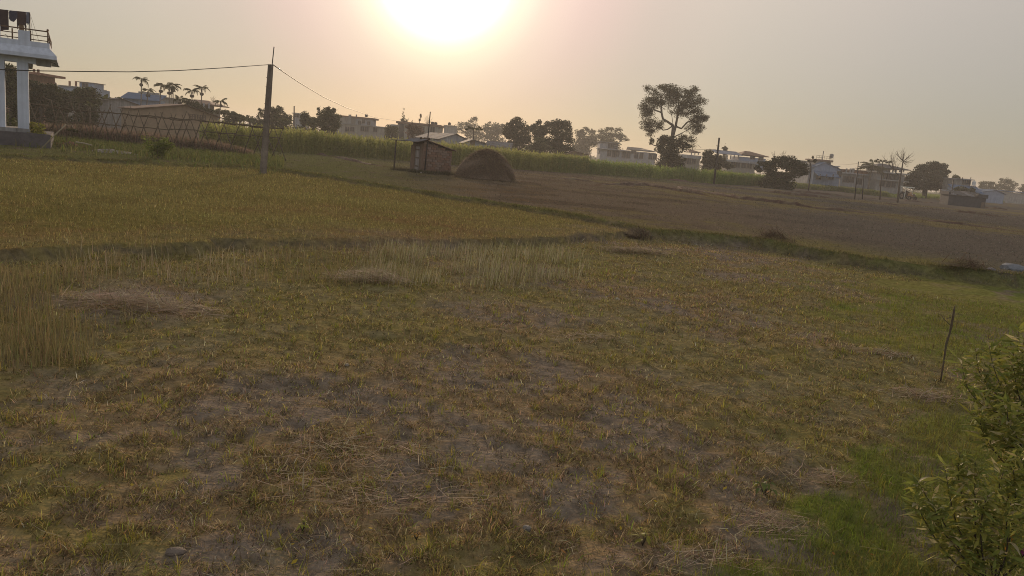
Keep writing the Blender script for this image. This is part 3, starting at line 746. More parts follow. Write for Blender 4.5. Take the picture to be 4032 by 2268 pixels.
def z1(a, b): return (a*0.483, b*0.483)
def z3(a, b): return (950+a*0.3796, 150+b*0.3796)
def z4(a, b): return (1500+a*0.2899, 380+b*0.2899)
def z5(a, b): return (2100+a*0.3037, 300+b*0.3037)
def z6(a, b): return (2700+a*0.276, 450+b*0.276)
def z7(a, b): return (3300+a*0.3106, 550+b*0.3106)
def lob(f, k, *ls): return [(*f(cx, cy), rx*k, ry*k) for cx, cy, rx, ry in ls]
def build_trees():
    T = tree
    T('leafy_tree', 'dark leafy tree seen between the porch columns', 74, (45, 480), lob(z1, .483, (85, 640, 80, 90), (60, 740, 90, 110), (120, 830, 70, 110)), 1, 0.24, 3800, MIDLEAF, 30)
    T('leafy_tree', 'dark tree directly right of the porch column, below the water tanks', 86, (160, 470), lob(z1, .483, (300, 720, 60, 70), (390, 760, 70, 70), (330, 790, 110, 70), (260, 690, 40, 50), (450, 780, 60, 60)), 2, 0.26, 3600, DARKLEAF, 30)
    T('leafy_tree', 'rounded green tree in front of the small rooftop room', 96, (340, 450), lob(z1, .483, (690, 770, 110, 70), (760, 760, 80, 55), (640, 810, 70, 55), (740, 830, 100, 50)), 3, 0.26, 3600, MIDLEAF, 28)
    T('leafy_tree', 'flat topped dark tree right behind the concrete pole', 140, (1075, 500), lob(z3, .38, (330, 760, 120, 55), (230, 800, 80, 60), (400, 740, 55, 40), (360, 840, 150, 60), (480, 820, 70, 40), (300, 880, 130, 40)), 4, 0.30, 4200, MIDLEAF, 34)
    T('leafy_tree', 'narrow rounded tree left of the spiky crowned tree', 135, (1200, 520), lob(z3, .38, (660, 800, 55, 55), (690, 860, 90, 60), (740, 850, 50, 40)), 5, 0.30, 2400, MIDLEAF, 20)
    T('leafy_tree', 'broad tree with spiky uneven crown before the two storey house', 130, (1290, 525), lob(z3, .38, (890, 760, 70, 45), (830, 800, 60, 60), (930, 830, 110, 70), (820, 880, 120, 60), (990, 890, 70, 60), (960, 750, 30, 25), (800, 740, 20, 25)), 6, 0.30, 4600, MIDLEAF, 36, bare=[z3(920, 705), z3(810, 718), z3(1000, 745)])
    T('leafy_tree', 'small round tree beside the arched window house', 165, (1545, 535), lob(z3, .38, (1560, 950, 65, 48)), 7, 0.32, 1500, MIDLEAF, 14)
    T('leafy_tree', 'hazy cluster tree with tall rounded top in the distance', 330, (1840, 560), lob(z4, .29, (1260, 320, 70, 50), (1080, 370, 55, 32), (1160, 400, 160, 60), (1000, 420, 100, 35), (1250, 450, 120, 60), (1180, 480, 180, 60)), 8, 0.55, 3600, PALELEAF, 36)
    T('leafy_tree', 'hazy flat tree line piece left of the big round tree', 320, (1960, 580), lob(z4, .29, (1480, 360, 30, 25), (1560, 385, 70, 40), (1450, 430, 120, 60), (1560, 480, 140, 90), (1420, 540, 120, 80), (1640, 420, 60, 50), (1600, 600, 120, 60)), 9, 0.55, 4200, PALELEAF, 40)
    T('leafy_tree', 'big dark round tree behind the maize, nearest the haystack', 172, (2035, 590), lob(z4, .29, (1850, 330, 100, 60), (1790, 420, 120, 90), (1920, 400, 110, 80), (1860, 520, 190, 110), (1740, 500, 80, 90), (1960, 540, 90, 90), (1850, 640, 170, 60)), 10, 0.36, 6500, DARKLEAF, 46, 0.4)
    T('leafy_tree', 'slim pointed tree between the two big dark trees', 178, (2125, 590), lob(z4, .29, (2150, 350, 42, 45), (2130, 420, 60, 60), (2060, 440, 60, 70), (2130, 540, 90, 90)), 11, 0.36, 2600, DARKLEAF, 20)
    T('leafy_tree', 'wide dark tree with square shoulders behind the maize', 166, (2205, 600), lob(z5, .304, (320, 600, 110, 50), (430, 620, 80, 60), (230, 680, 120, 80), (380, 740, 150, 100), (470, 830, 80, 70), (260, 850, 170, 90), (120, 700, 90, 80), (360, 920, 160, 50)), 12, 0.36, 7000, DARKLEAF, 48, 0.4)
    T('leafy_tree', 'paler low bush under the wide dark tree', 150, (2125, 603), lob(z5, .304, (60, 860, 110, 90), (140, 930, 130, 50), (-40, 930, 90, 40)), 13, 0.32, 2400, PALELEAF, 18)
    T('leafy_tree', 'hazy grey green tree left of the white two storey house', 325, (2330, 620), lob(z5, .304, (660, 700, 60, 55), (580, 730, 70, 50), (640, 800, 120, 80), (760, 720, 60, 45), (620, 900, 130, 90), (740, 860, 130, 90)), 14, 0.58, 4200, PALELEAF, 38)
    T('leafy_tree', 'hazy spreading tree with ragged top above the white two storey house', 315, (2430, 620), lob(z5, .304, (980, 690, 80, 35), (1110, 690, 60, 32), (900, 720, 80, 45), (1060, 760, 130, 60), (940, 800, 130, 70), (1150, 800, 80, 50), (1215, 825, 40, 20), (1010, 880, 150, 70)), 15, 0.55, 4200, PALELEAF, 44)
    T('leafy_tree', 'dark bushy tree growing round the foot of the tall lone tree', 146, (2650, 650), lob(z5, .304, (1720, 830, 110, 80), (1900, 870, 120, 70), (1780, 950, 190, 100), (1640, 880, 60, 60), (1970, 930, 60, 70), (1800, 1060, 190, 70), (1540, 850, 40, 40)), 16, 0.30, 7000, DARKLEAF, 46, 0.3)
    T('leafy_tree', 'grey dark tree beside the thin lamp-less pole', 172, (2800, 680), lob(z6, .276, (330, 540, 80, 50), (320, 620, 100, 80), (450, 620, 90, 60), (380, 700, 150, 80), (520, 680, 80, 70), (600, 740, 90, 50)), 17, 0.36, 4600, DARKLEAF, 34)
    T('small_tree', 'small round tree top peeping above a blue roof', 240, (2857, 640), lob(z6, .276, (565, 495, 42, 32), (560, 560, 30, 30)), 18, 0.4, 900, MIDLEAF, 10)
    T('leafy_tree', 'low wide dark tree with bare twigs on its top, by the field edge', 142, (3110, 705), lob(z6, .276, (1480, 640, 130, 65), (1330, 650, 130, 60), (1560, 720, 170, 80), (1380, 720, 160, 80), (1080, 700, 80, 40), (1010, 760, 60, 40), (1600, 820, 200, 60), (1700, 780, 100, 80), (1050, 800, 40, 40), (1200, 720, 150, 80), (1180, 790, 120, 60), (1450, 870, 220, 50), (1250, 850, 140, 50)), 19, 0.30, 7500, DARKLEAF, 54, 0.3, bare=[z6(1215, 530), z6(1270, 520), z6(1400, 515), z6(1440, 520), z6(1330, 560), z6(1240, 560), z6(1380, 540)])
    T('thin_tree', 'thin half bare tree left of the blue gabled house', 150, (3192, 690), lob(z6, .276, (1815, 615, 14, 18), (1760, 665, 16, 20), (1840, 670, 24, 26)), 20, 0.3, 260, DARKLEAF, 9, 0.12, bare=[z6(1880, 665), z6(1860, 640), z6(1765, 640), z6(1800, 600)], skirt=False)
    T('mango_tree', 'dense round black-green tree with short forked trunk near the tractor', 200, (3640, 770), lob(z7, .311, (1200, 340, 130, 80), (1060, 380, 110, 90), (1300, 400, 90, 90), (1180, 470, 210, 110), (960, 480, 120, 100), (1330, 500, 75, 100), (1100, 560, 200, 50), (1290, 590, 90, 40), (880, 500, 60, 60), (1000, 600, 150, 40), (1180, 610, 180, 38), (880, 570, 70, 45)), 21, 0.38, 11000, ((0.022, 0.032, 0.015), (0.042, 0.052, 0.02)), 60, 0.6, fill=0.44, skirt=False)
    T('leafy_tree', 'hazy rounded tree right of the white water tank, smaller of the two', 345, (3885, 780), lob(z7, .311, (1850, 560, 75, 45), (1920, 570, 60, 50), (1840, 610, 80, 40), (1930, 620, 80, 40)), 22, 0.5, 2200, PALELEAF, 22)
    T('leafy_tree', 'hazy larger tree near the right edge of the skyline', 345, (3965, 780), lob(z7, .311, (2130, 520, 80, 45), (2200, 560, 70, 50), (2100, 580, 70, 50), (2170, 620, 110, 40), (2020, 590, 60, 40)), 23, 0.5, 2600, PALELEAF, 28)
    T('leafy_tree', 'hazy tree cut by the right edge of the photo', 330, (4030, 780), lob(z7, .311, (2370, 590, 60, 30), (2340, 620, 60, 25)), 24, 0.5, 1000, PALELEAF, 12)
    T('leafy_bush', 'dark leafy bush between blue roofs and the slate shed', 175, (3800, 775), lob(z7, .311, (1520, 630, 60, 35), (1620, 640, 70, 30), (1700, 640, 50, 30)), 25, 0.34, 1800, MIDLEAF, 16, cat='bush')
    T('leafy_tree', 'palm-like shaggy tree top above the pale grey building, far right', 200, (3765, 760), lob(z7, .311, (1500, 480, 60, 30), (1460, 530, 70, 40), (1530, 540, 60, 40)), 26, 0.4, 1700, PALELEAF, 16)
    T('leafy_bush', 'pinkish brown bush in front of the arched window house', 150, (1625, 545), lob(z4, .29, (440, 430, 90, 70), (400, 490, 80, 50), (520, 480, 60, 60)), 27, 0.30, 1500, ((0.12, 0.075, 0.055), (0.16, 0.10, 0.07)), 16, 0.1, cat='bush', bare=[z4(365, 400), z4(490, 380), z4(430, 320), z4(410, 330), z4(350, 420)])
    T('tall_reed_tree', 'tall feathery plume tree above the arched window house', 200, (1655, 540), lob(z4, .29, (540, 260, 12, 30), (525, 320, 10, 20)), 28, 0.35, 160, ((0.2, 0.13, 0.09), (0.24, 0.16, 0.1)), 8, 0.08, skirt=False)
    T('round_bush', 'pale bush on the roof line left of the tall plume tree', 205, (1590, 540), lob(z4, .29, (300, 318, 45, 22), (350, 325, 30, 16)), 29, 0.4, 500, PALELEAF, 8, cat='bush')
    T('leafy_bush', 'low bushes filling the gap below the banana plants', 128, (900, 500), lob(z3, .38, (-90, 800, 60, 40), (-160, 770, 60, 30), (-20, 830, 80, 40), (-230, 760, 60, 30)), 30, 0.30, 2200, MIDLEAF, 20, 0.1, cat='bush')
    T('leafy_bush', 'shadowy shrub mass in front of the open terrace house', 118, (760, 460), [(752, 405, 40, 16), (770, 425, 50, 20), (810, 440, 40, 16)], 31, 0.28, 2000, DARKLEAF, 18, 0.1, cat='bush')
    T('leafy_bush', 'far hedge of bushes left of the concrete pole base', 132, (1000, 500), [(985, 470, 30, 14), (1015, 482, 40, 16), (1120, 478, 40, 16)], 32, 0.30, 1600, MIDLEAF, 14, 0.1, cat='bush')
build_trees()
tree('leafy_tree', 'grey green tree filling the gap between the porch tanks and the rounded tree', 92, (255, 470), [(250, 372, 38, 26), (228, 392, 36, 30), (275, 402, 36, 26), (245, 420, 50, 24)], 61, 0.26, 2600, MIDLEAF, 22)
def build_treeline():
    g = np.random.default_rng(77); cs, rs = [], []
    for px in np.arange(-250, 4350, 26):
        Y = g.uniform(430, 560); p = at(px, 600, Y); h = g.uniform(3.5, 8.5)*(0.7+0.6*float(vnoise(np.array([px*.004]), np.array([3.0]), 5)[0])); z0 = gz(Y)
        for k in range(4): cs.append(np.array((p.x+g.uniform(-4, 4), Y+g.uniform(-4, 4), z0+h*g.uniform(.15, .75)))); rs.append(np.array((3.6, 3.0, h*.34))*g.uniform(.6, 1.2))
    o = link('far_woods', leaf_cloud('far_woods', cs, rs, 26000, 1.1, *PALELEAF, 78)); tag(o, 'far-off hazy woods along the whole skyline behind the village', 'woods', kind='stuff')
build_treeline()

def bare_tree(name, label, Y, base, trunk, tips, seed, r0=0.13, mt=None):
    """trunk nodes, then one upswept curved branch for each tip with a pair of twigs"""
    r_ = random.Random(seed); foot = at(*base, Y); foot.z = gz(Y)-0.15
    t = empty(name, foot, 0, label, 'tree'); mt = mt or M_palebark
    T_ = [Vector((0, 0, 0))] + [at(a, b, Y)-foot for a, b in trunk]; n = len(T_)
    MB().tube(T_, [r0*(1-.55*i/(n-1)) for i in range(n)], 7).build('trunk', mt, t, True)
    for a, b in tips:
        e = at(a, b, Y)-foot+Vector((0, r_.uniform(-.8, .8), 0)); s0 = T_[-2].lerp(T_[-1], r_.uniform(.3, 1.0)); L = (e-s0).length
        c = s0+(e-s0)*.45+Vector((0, 0, -.10*L))+Vector((0, 0, .02*L))
        pts = [s0*(1-u)**2+c*2*u*(1-u)+e*u*u for u in (0, .2, .4, .6, .8, 1)]
        br_ = MB().tube(pts, [.045, .036, .028, .022, .016, .010], 5).build('branch', mt, t, True)
        m = MB()
        for u, sgn in ((2, 1), (3, -1), (4, 1)):
            p = pts[u]; d = (pts[u+1]-p).normalized(); m.tube([p, p+(d+Vector((sgn*.55, r_.uniform(-.5, .5), .35)))*L*.13, p+(d+Vector((sgn*.55, r_.uniform(-.5, .5), .7)))*L*.24], [.016, .012, .007], 4)
        m.build('twigs', mt, br_)['kind'] = 'stuff'
    return t
bare_tree('bare_tree', 'leafless tree with fine upswept branches left of the dense round tree', 118, z7(783, 640), [z7(790, 480), z7(820, 300), z7(825, 270)],
          [z7(a, b) for a, b in ((740,170), (765,140), (790,190), (835,120), (815,170), (870,150), (905,170), (965,200), (950,260), (930,220), (955,290), (880,210), (850,180), (800,220), (760,230), (730,190), (900,300), (920,330), (870,350), (780,130))], 5, 0.14)
bare_tree('bare_tree', 'leaning leafless sapling with long whip branches beside the hip roof house', 121, z7(775, 640), [z7(785, 480), z7(745, 430), z7(690, 370)],
          [z7(a, b) for a, b in ((690,150), (720,180), (660,250), (640,200), (590,200), (610,260), (740,260), (775,300), (650,320), (675,190), (700,230), (630,290))], 6, 0.11)
bare_tree('bare_tree', 'pinkish leafless tree with fanned twigs above the arched window house', 205, z4(640, 540), [z4(635, 420), z4(632, 380)],
          [z4(a, b) for a, b in ((600,280), (620,270), (645,275), (665,285), (690,300), (610,330), (680,330), (590,320), (655,300), (630,260))], 7, 0.12)
bare_tree('bare_tree', 'thin bare tree right of the open terrace house', 150, (838, 455), [(838, 420), (840, 400)], [(832, 382), (838, 380), (846, 381), (851, 386), (843, 392), (829, 390)], 8, 0.08)

# ------------------------------------------------------------------ palms, bananas, papayas
def frond_mesh(name, L, droop, nl, lw, ll, mt_col, seed, n_side=1):
    """an arching feather: rachis with drooping leaflets; grows along +X from the origin"""
    g = np.random.default_rng(seed); V, F, C = [], [], []
    pts = []
    for k in range(9):
        t = k/8; pts.append(np.array((L*t*(1-0.18*droop*t), 0, L*(0.42*t-0.75*droop*t*t))))
    for k in range(8):
        a, b = pts[k], pts[k+1]; w = 0.035*(1-k/9)*L/2
        o = len(V); V += [a+(0, -w, 0), a+(0, w, 0), b+(0, w*.9, 0), b+(0, -w*.9, 0)]; F.append((o, o+1, o+2, o+3))
    for k in range(nl):
        t = 0.14+0.84*k/(nl-1); i = min(7, int(t*8)); f = t*8-i; p = pts[i]*(1-f)+pts[i+1]*f
        for s in (-1, 1):
            l = ll*L*math.sin(math.pi*min(0.97, 0.25+0.72*t))*g.uniform(0.8, 1.15)
            q = p+np.array((l*0.55, s*l*0.62, -l*g.uniform(0.3, 0.75))); w = lw*L
            o = len(V); V += [p+(-w, 0, 0), p+(w, 0, 0), q]; V.append((p+q)/2+np.array((w*1.3, 0, 0.02*L))); F.append((o, o+1, o+3, o+2))
    me = mesh_np(name, np.array(V), np.array(F), M_leaf, np.tile(np.array(mt_col), (len(V), 1))*g.uniform(0.8, 1.2, (len(V), 1)))
    return me
FROND_A = [frond_mesh('frond', 1.0, d, 16, 0.022, 0.34, (0.055, 0.062, 0.024), 3+i) for i, d in enumerate((0.55, 0.95, 1.35))]
def palm(label, Y, crown, foot_py, size, seed, name='areca_palm', nf=11, trunk_r=0.09, group='slender areca palms over the sheds'):
    r_ = random.Random(seed); top = at(*crown, Y); foot = Vector((top.x+r_.uniform(-.3, .3), Y, gz(Y)-0.1))
    p = empty(name, foot, 0, label, 'palm tree', group); c = top-foot
    m1 = c*0.5 + Vector((r_.uniform(-.15, .15), 0, 0))
    MB().tube([(0, 0, 0), m1*0.5, m1, c*0.93], [trunk_r*1.2, trunk_r, trunk_r*0.9, trunk_r*0.8], 7).build('trunk', M_palebark, p, True)
    MB().tube([c*0.925, c*0.97, c], [trunk_r*1.3, trunk_r*1.1, trunk_r*0.4], 7).build('crownshaft', M_bark, p, True)
    for k in range(nf):
        me = FROND_A[r_.choice((0, 1, 1, 2))]
        f = link('frond', me, p, c - Vector((0, 0, 0.05)))
        f.rotation_euler = (r_.uniform(-.2, .2), r_.uniform(-0.55, 0.30), 2*math.pi*k/nf + r_.uniform(-.25, .25)); f.scale = [size*r_.uniform(0.85, 1.15)]*3
    for k in range(3):
        a = r_.uniform(0, 6.28)
        MB().lathe([(0.01, -0.4), (0.16, -0.25), (0.2, -0.1), (0.05, 0.1)], 6, (c.x+0.16*math.cos(a), 0.16*math.sin(a), c.z*0.9)).build('fruit_bunch', M_bark, p, True)
def z2(a, b): return (300+a/2.8975, 200+b/2.8975)
for i, (a, b, Y, s, lab) in enumerate([
        (745, 315, 118, 1.05, 'tallest slender palm, leftmost of the palms over the sheds'),
        (820, 450, 121, 0.95, 'short palm just right of the tallest palm, before the cement parapet'),
        (968, 395, 124, 1.0, 'slender palm left of the three crowded palm crowns'),
        (1062, 418, 122, 0.95, 'leftmost trunk of the crowded palm group'),
        (1084, 410, 126, 0.9, 'middle trunk of the crowded palm group'),
        (1105, 385, 123, 1.05, 'tallest palm of the crowded palm group, leaning right'),
        (1322, 452, 120, 1.1, 'bushy palm with wide crown above the open terrace house'),
        (1433, 425, 122, 1.0, 'palm standing free right of the bushy wide palm'),
        (1187, 545, 112, 1.1, 'low spreading palm behind the brown roofed shed ridge'),
        (1648, 572, 126, 1.05, 'rightmost palm with drooping fronds, apart from the others')]):
    palm(lab, Y, z2(a, b), 0, s*1.35, 30+i)
palm('coconut palm beside the hip roofed three storey house', 185, z7(435, 335), 0, 3.6, 51, 'coconut_palm', 13, 0.16, None)

LEAF_BAN = None
def banana_leaf(seed):
    g = random.Random(seed); V, F = [], []
    for k in range(8):
        t = k/7; x = t*(1-0.12*t); z = 0.9*t-0.55*t*t; w = 0.13*math.sin(math.pi*min(.98, .12+.86*t))
        V += [(x*0.55, -w, z-0.02*g.random()), (x*0.55, 0, z+0.02), (x*0.55, w, z-0.02*g.random())]
    for k in range(7):
        o = k*3; F += [(o, o+1, o+4, o+3), (o+1, o+2, o+5, o+4)]
    return mesh_np('leaf', np.array(V), np.array(F), M_leaf, np.tile(np.array((0.085, 0.095, 0.035)), (len(V), 1)))
BAN = [banana_leaf(k) for k in range(3)]
def banana(label, Y, top, size, seed, n=7, lean=0.9):
    r_ = random.Random(seed); t = at(*top, Y); foot = Vector((t.x, Y, gz(Y)-0.1)); h = t.z-foot.z
    b = empty('banana_plant', foot, r_.uniform(0, 6), label, 'banana plant', 'banana plants among the sheds')
    MB().tube([(0, 0, 0), (0.05, 0, (h-size*0.8)*0.6), (0, 0, h-size*0.75)], [0.13, 0.11, 0.07], 7).build('stem', M_bamboo, b, True)
    for k in range(n):
        f = link('leaf', BAN[k % 3], b, (0, 0, h-size*0.85)); f.scale = [size*r_.uniform(0.8, 1.15)]*3
        f.rotation_euler = (0, r_.uniform(-0.2, 0.6), 2*math.pi*k/n+r_.uniform(-.3, .3))
for i, (a, b, Y, s, lab) in enumerate([(325, 430, 100, 1.9, 'banana plant with tall upright leaf left of the grey gabled shed'), (400, 487, 104, 1.4, 'pair of small banana shoots above the grey shed roof'),
        (470, 470, 106, 1.5, 'banana plant under the loose tin roof edge'), (160, 490, 92, 1.8, 'pale yellow banana plant at the foot of the rounded green tree'),
        (1730, 690, 130, 1.7, 'stubby banana plant leftmost of the row near the pole'), (1795, 690, 131, 1.9, 'single upright banana leaf in the middle of the row near the pole'),
        (1865, 680, 130, 2.2, 'broad banana plant with slanted leaves near the pole'), (1915, 678, 132, 2.1, 'banana plant with erect leaf, second from the pole'), (1985, 705, 129, 2.0, 'banana plant nearest the concrete pole, leaves leaning right')]):
    banana(lab, Y, z2(a, b), s, 60+i)
def papaya(label, Y, top, foot, size, seed):
    r_ = random.Random(seed); t = at(*top, Y); f = at(*foot, Y); f.z = gz(Y)-0.1
    p = empty('papaya_tree', f, 0, label, 'papaya tree'); c = t-f
    MB().tube([(0, 0, 0), c*0.5, c], [0.10, 0.08, 0.06], 6).build('trunk', M_bark, p, True)
    for k in range(11):
        a = 2*math.pi*k/11; e = c+Vector((math.cos(a)*size, math.sin(a)*size, size*r_.uniform(-.1, .25)))
        s_ = MB().tube([c, c.lerp(e, .5)+Vector((0, 0, .1)), e], 0.02, 4).build('leaf_stalk', M_bark, p)
        cs = [np.array(e)]; link('leaf', leaf_cloud('leaf', cs, [np.array((.22, .22, .10))*size*1.2], 26, 0.20*size, (0.04, 0.05, 0.02), (0.06, 0.065, 0.03), seed*20+k), s_)
papaya('papaya tree with flat umbrella crown beside the white gabled sheds', 120, z4(1262, 440), z4(1255, 660), 1.15, 3)
papaya('tall papaya tree with thin trunk before the hip roofed house', 128, z7(565, 280), z7(550, 640), 1.1, 4)

# ------------------------------------------------------------------ the village
class House:
    """a building on the plane Y; shapes are laid out on its front by pixel and get real depth behind it"""
    def __init__(self, name, label, Y, px, py, yaw=0.0, cat='house'):
        self.Y = Y; o = at(px, py, Y); self.o = Vector((o.x, Y, gz(Y))); self.yaw = yaw
        self.e = empty(name, self.o, yaw, label, cat)
    def p(self, px, py):
        q = at(px, py, self.Y); return ((q.x-self.o.x)/max(0.5, math.cos(self.yaw)), q.z-self.o.z)
    def block(self, name, mt, a, b, d0=0.0, d1=6.0, z0=None):
        """a, b: pixels of the upper left and upper right corner"""
        x0, za = self.p(*a); x1, zb = self.p(*b); z = (za+zb)/2
        MB().box(x0, x1, d0, d1, -0.3 if z0 is None else z0, z).build(name, mt, self.e)
        return x0, x1, z
    def slab(self, mt, a, b, th=0.18, over=0.3, d0=0.0, d1=6.0, name='roof'):
        x0, za = self.p(*a); x1, zb = self.p(*b); z = (za+zb)/2
        return MB().box(x0-over, x1+over, d0-over, d1+over, z-th, z).build(name, mt, self.e)
    def windows(self, spots, w=0.9, h=1.1, d=0.0, mt=None):
        for (px, py) in spots:
            x, z = self.p(px, py)
            f = MB()
            f.box(x-w/2-.08, x-w/2, d-.07, d+.01, z-h/2-.08, z+h/2+.08); f.box(x+w/2, x+w/2+.08, d-.07, d+.01, z-h/2-.08, z+h/2+.08)
            f.box(x-w/2, x+w/2, d-.07, d+.01, z+h/2, z+h/2+.08); f.box(x-w/2-.1, x+w/2+.1, d-.12, d+.01, z-h/2-.16, z-h/2-.081)
            f.box(x-.025, x+.025, d-.05, d+.01, z-h/2, z+h/2)
            wd = f.build('window', mt or M_frame, self.e)
            MB().box(x-w/2, x+w/2, d-.02, d+.015, z-h/2, z+h/2).build('pane', M_pane, wd)
    def columns(self, xs, top, bot, mt, w=0.13, d=0.3):
        for px in xs:
            x, zt = self.p(px, top); _, zb = self.p(px, bot)
            MB().box(x-w, x+w, d-w, d+w, zb, zt).build('column', mt, self.e)
    def gable(self, mt, rmt, l, apex, r, d0=0.0, d1=8.0, over=0.4, wall=True):
        """gable end facing out: left eave, ridge and right eave pixels; the ridge runs straight back"""
        (xl, zl), (xa, za), (xr, zr) = self.p(*l), self.p(*apex), self.p(*r)
        if wall: MB().prism([(xl, -0.3), (xr, -0.3), (xr, zr), (xa, za), (xl, zl)], 1, d0, d1).build('wall', mt, self.e)
        rf = empty('roof', (0, 0, 0)); rf.parent = self.e
        for (x, z) in ((xl, zl), (xr, zr)):
            dx, dz = x-xa, z-za; k = 1+0.35/max(0.5, abs(dx)); ex, ez = xa+dx*k, za+dz*k
            n = 5
            for j in range(n):                              # sheets side by side
                a = d0-over+(d1-d0+2*over)*j/n; b = d0-over+(d1-d0+2*over)*(j+1)/n-0.02; lift = 0.03+0.012*(j % 2)
                MB().prism([(xa, za+lift), (ex, ez+lift), (ex, ez+lift+.05), (xa, za+lift+.05)], 1, a, b).build('roof_sheet', rmt, rf)
        return rf
    def hip(self, mt, l, r, apx, d1=8.0, over=0.6, flat=0.35, name='roof'):
        (xl, zl), (xr, zr), (xa, za) = self.p(*l), self.p(*r), self.p(*apx); z = (zl+zr)/2
        x0, x1, y0, y1 = xl-over, xr+over, -over, d1+over; ym = (y0+y1)/2; w = (x1-x0)*flat/2
        m = MB(); m.add([(x0, y0, z), (x1, y0, z), (x1, y1, z), (x0, y1, z), (xa-w, ym, za), (xa+w, ym, za), (x0, y0, z-.15), (x1, y0, z-.15), (x1, y1, z-.15), (x0, y1, z-.15)],
              [(0, 1, 5, 4), (1, 2, 5), (2, 3, 4, 5), (3, 0, 4), (6, 7, 1, 0), (7, 8, 2, 1), (8, 9, 3, 2), (9, 6, 0, 3), (9, 8, 7, 6)])
        return m.build(name, mt, self.e)
def tank(label, Y, c, w, h, mt, group='rooftop water tanks', stand=0.0):
    """c: pixel of the middle of its base; w, h in metres"""
    b = at(*c, Y)
    t = empty('water_tank', b, 0, label, 'water tank', group)
    MB().lathe([(w*.48, 0), (w*.5, .03), (w*.5, h*.3), (w*.48, h*.33), (w*.5, h*.36), (w*.5, h*.62), (w*.48, h*.65), (w*.5, h*.68), (w*.5, h*.82), (w*.3, h*.93)], 14).build('body', mt, t, True)
    if stand: 
        for sx, sy in ((-1, -1), (1, -1), (1, 1), (-1, 1)): MB().tube([(sx*w*.35, sy*w*.35, -stand), (sx*w*.35, sy*w*.35, 0)], .04, 4).build('stand_leg', M_iron, t)
    MB().lathe([(w*.18, h*.925), (w*.18, h*.99), (w*.05, h)], 10).build('lid', mt, t, True)
    return t

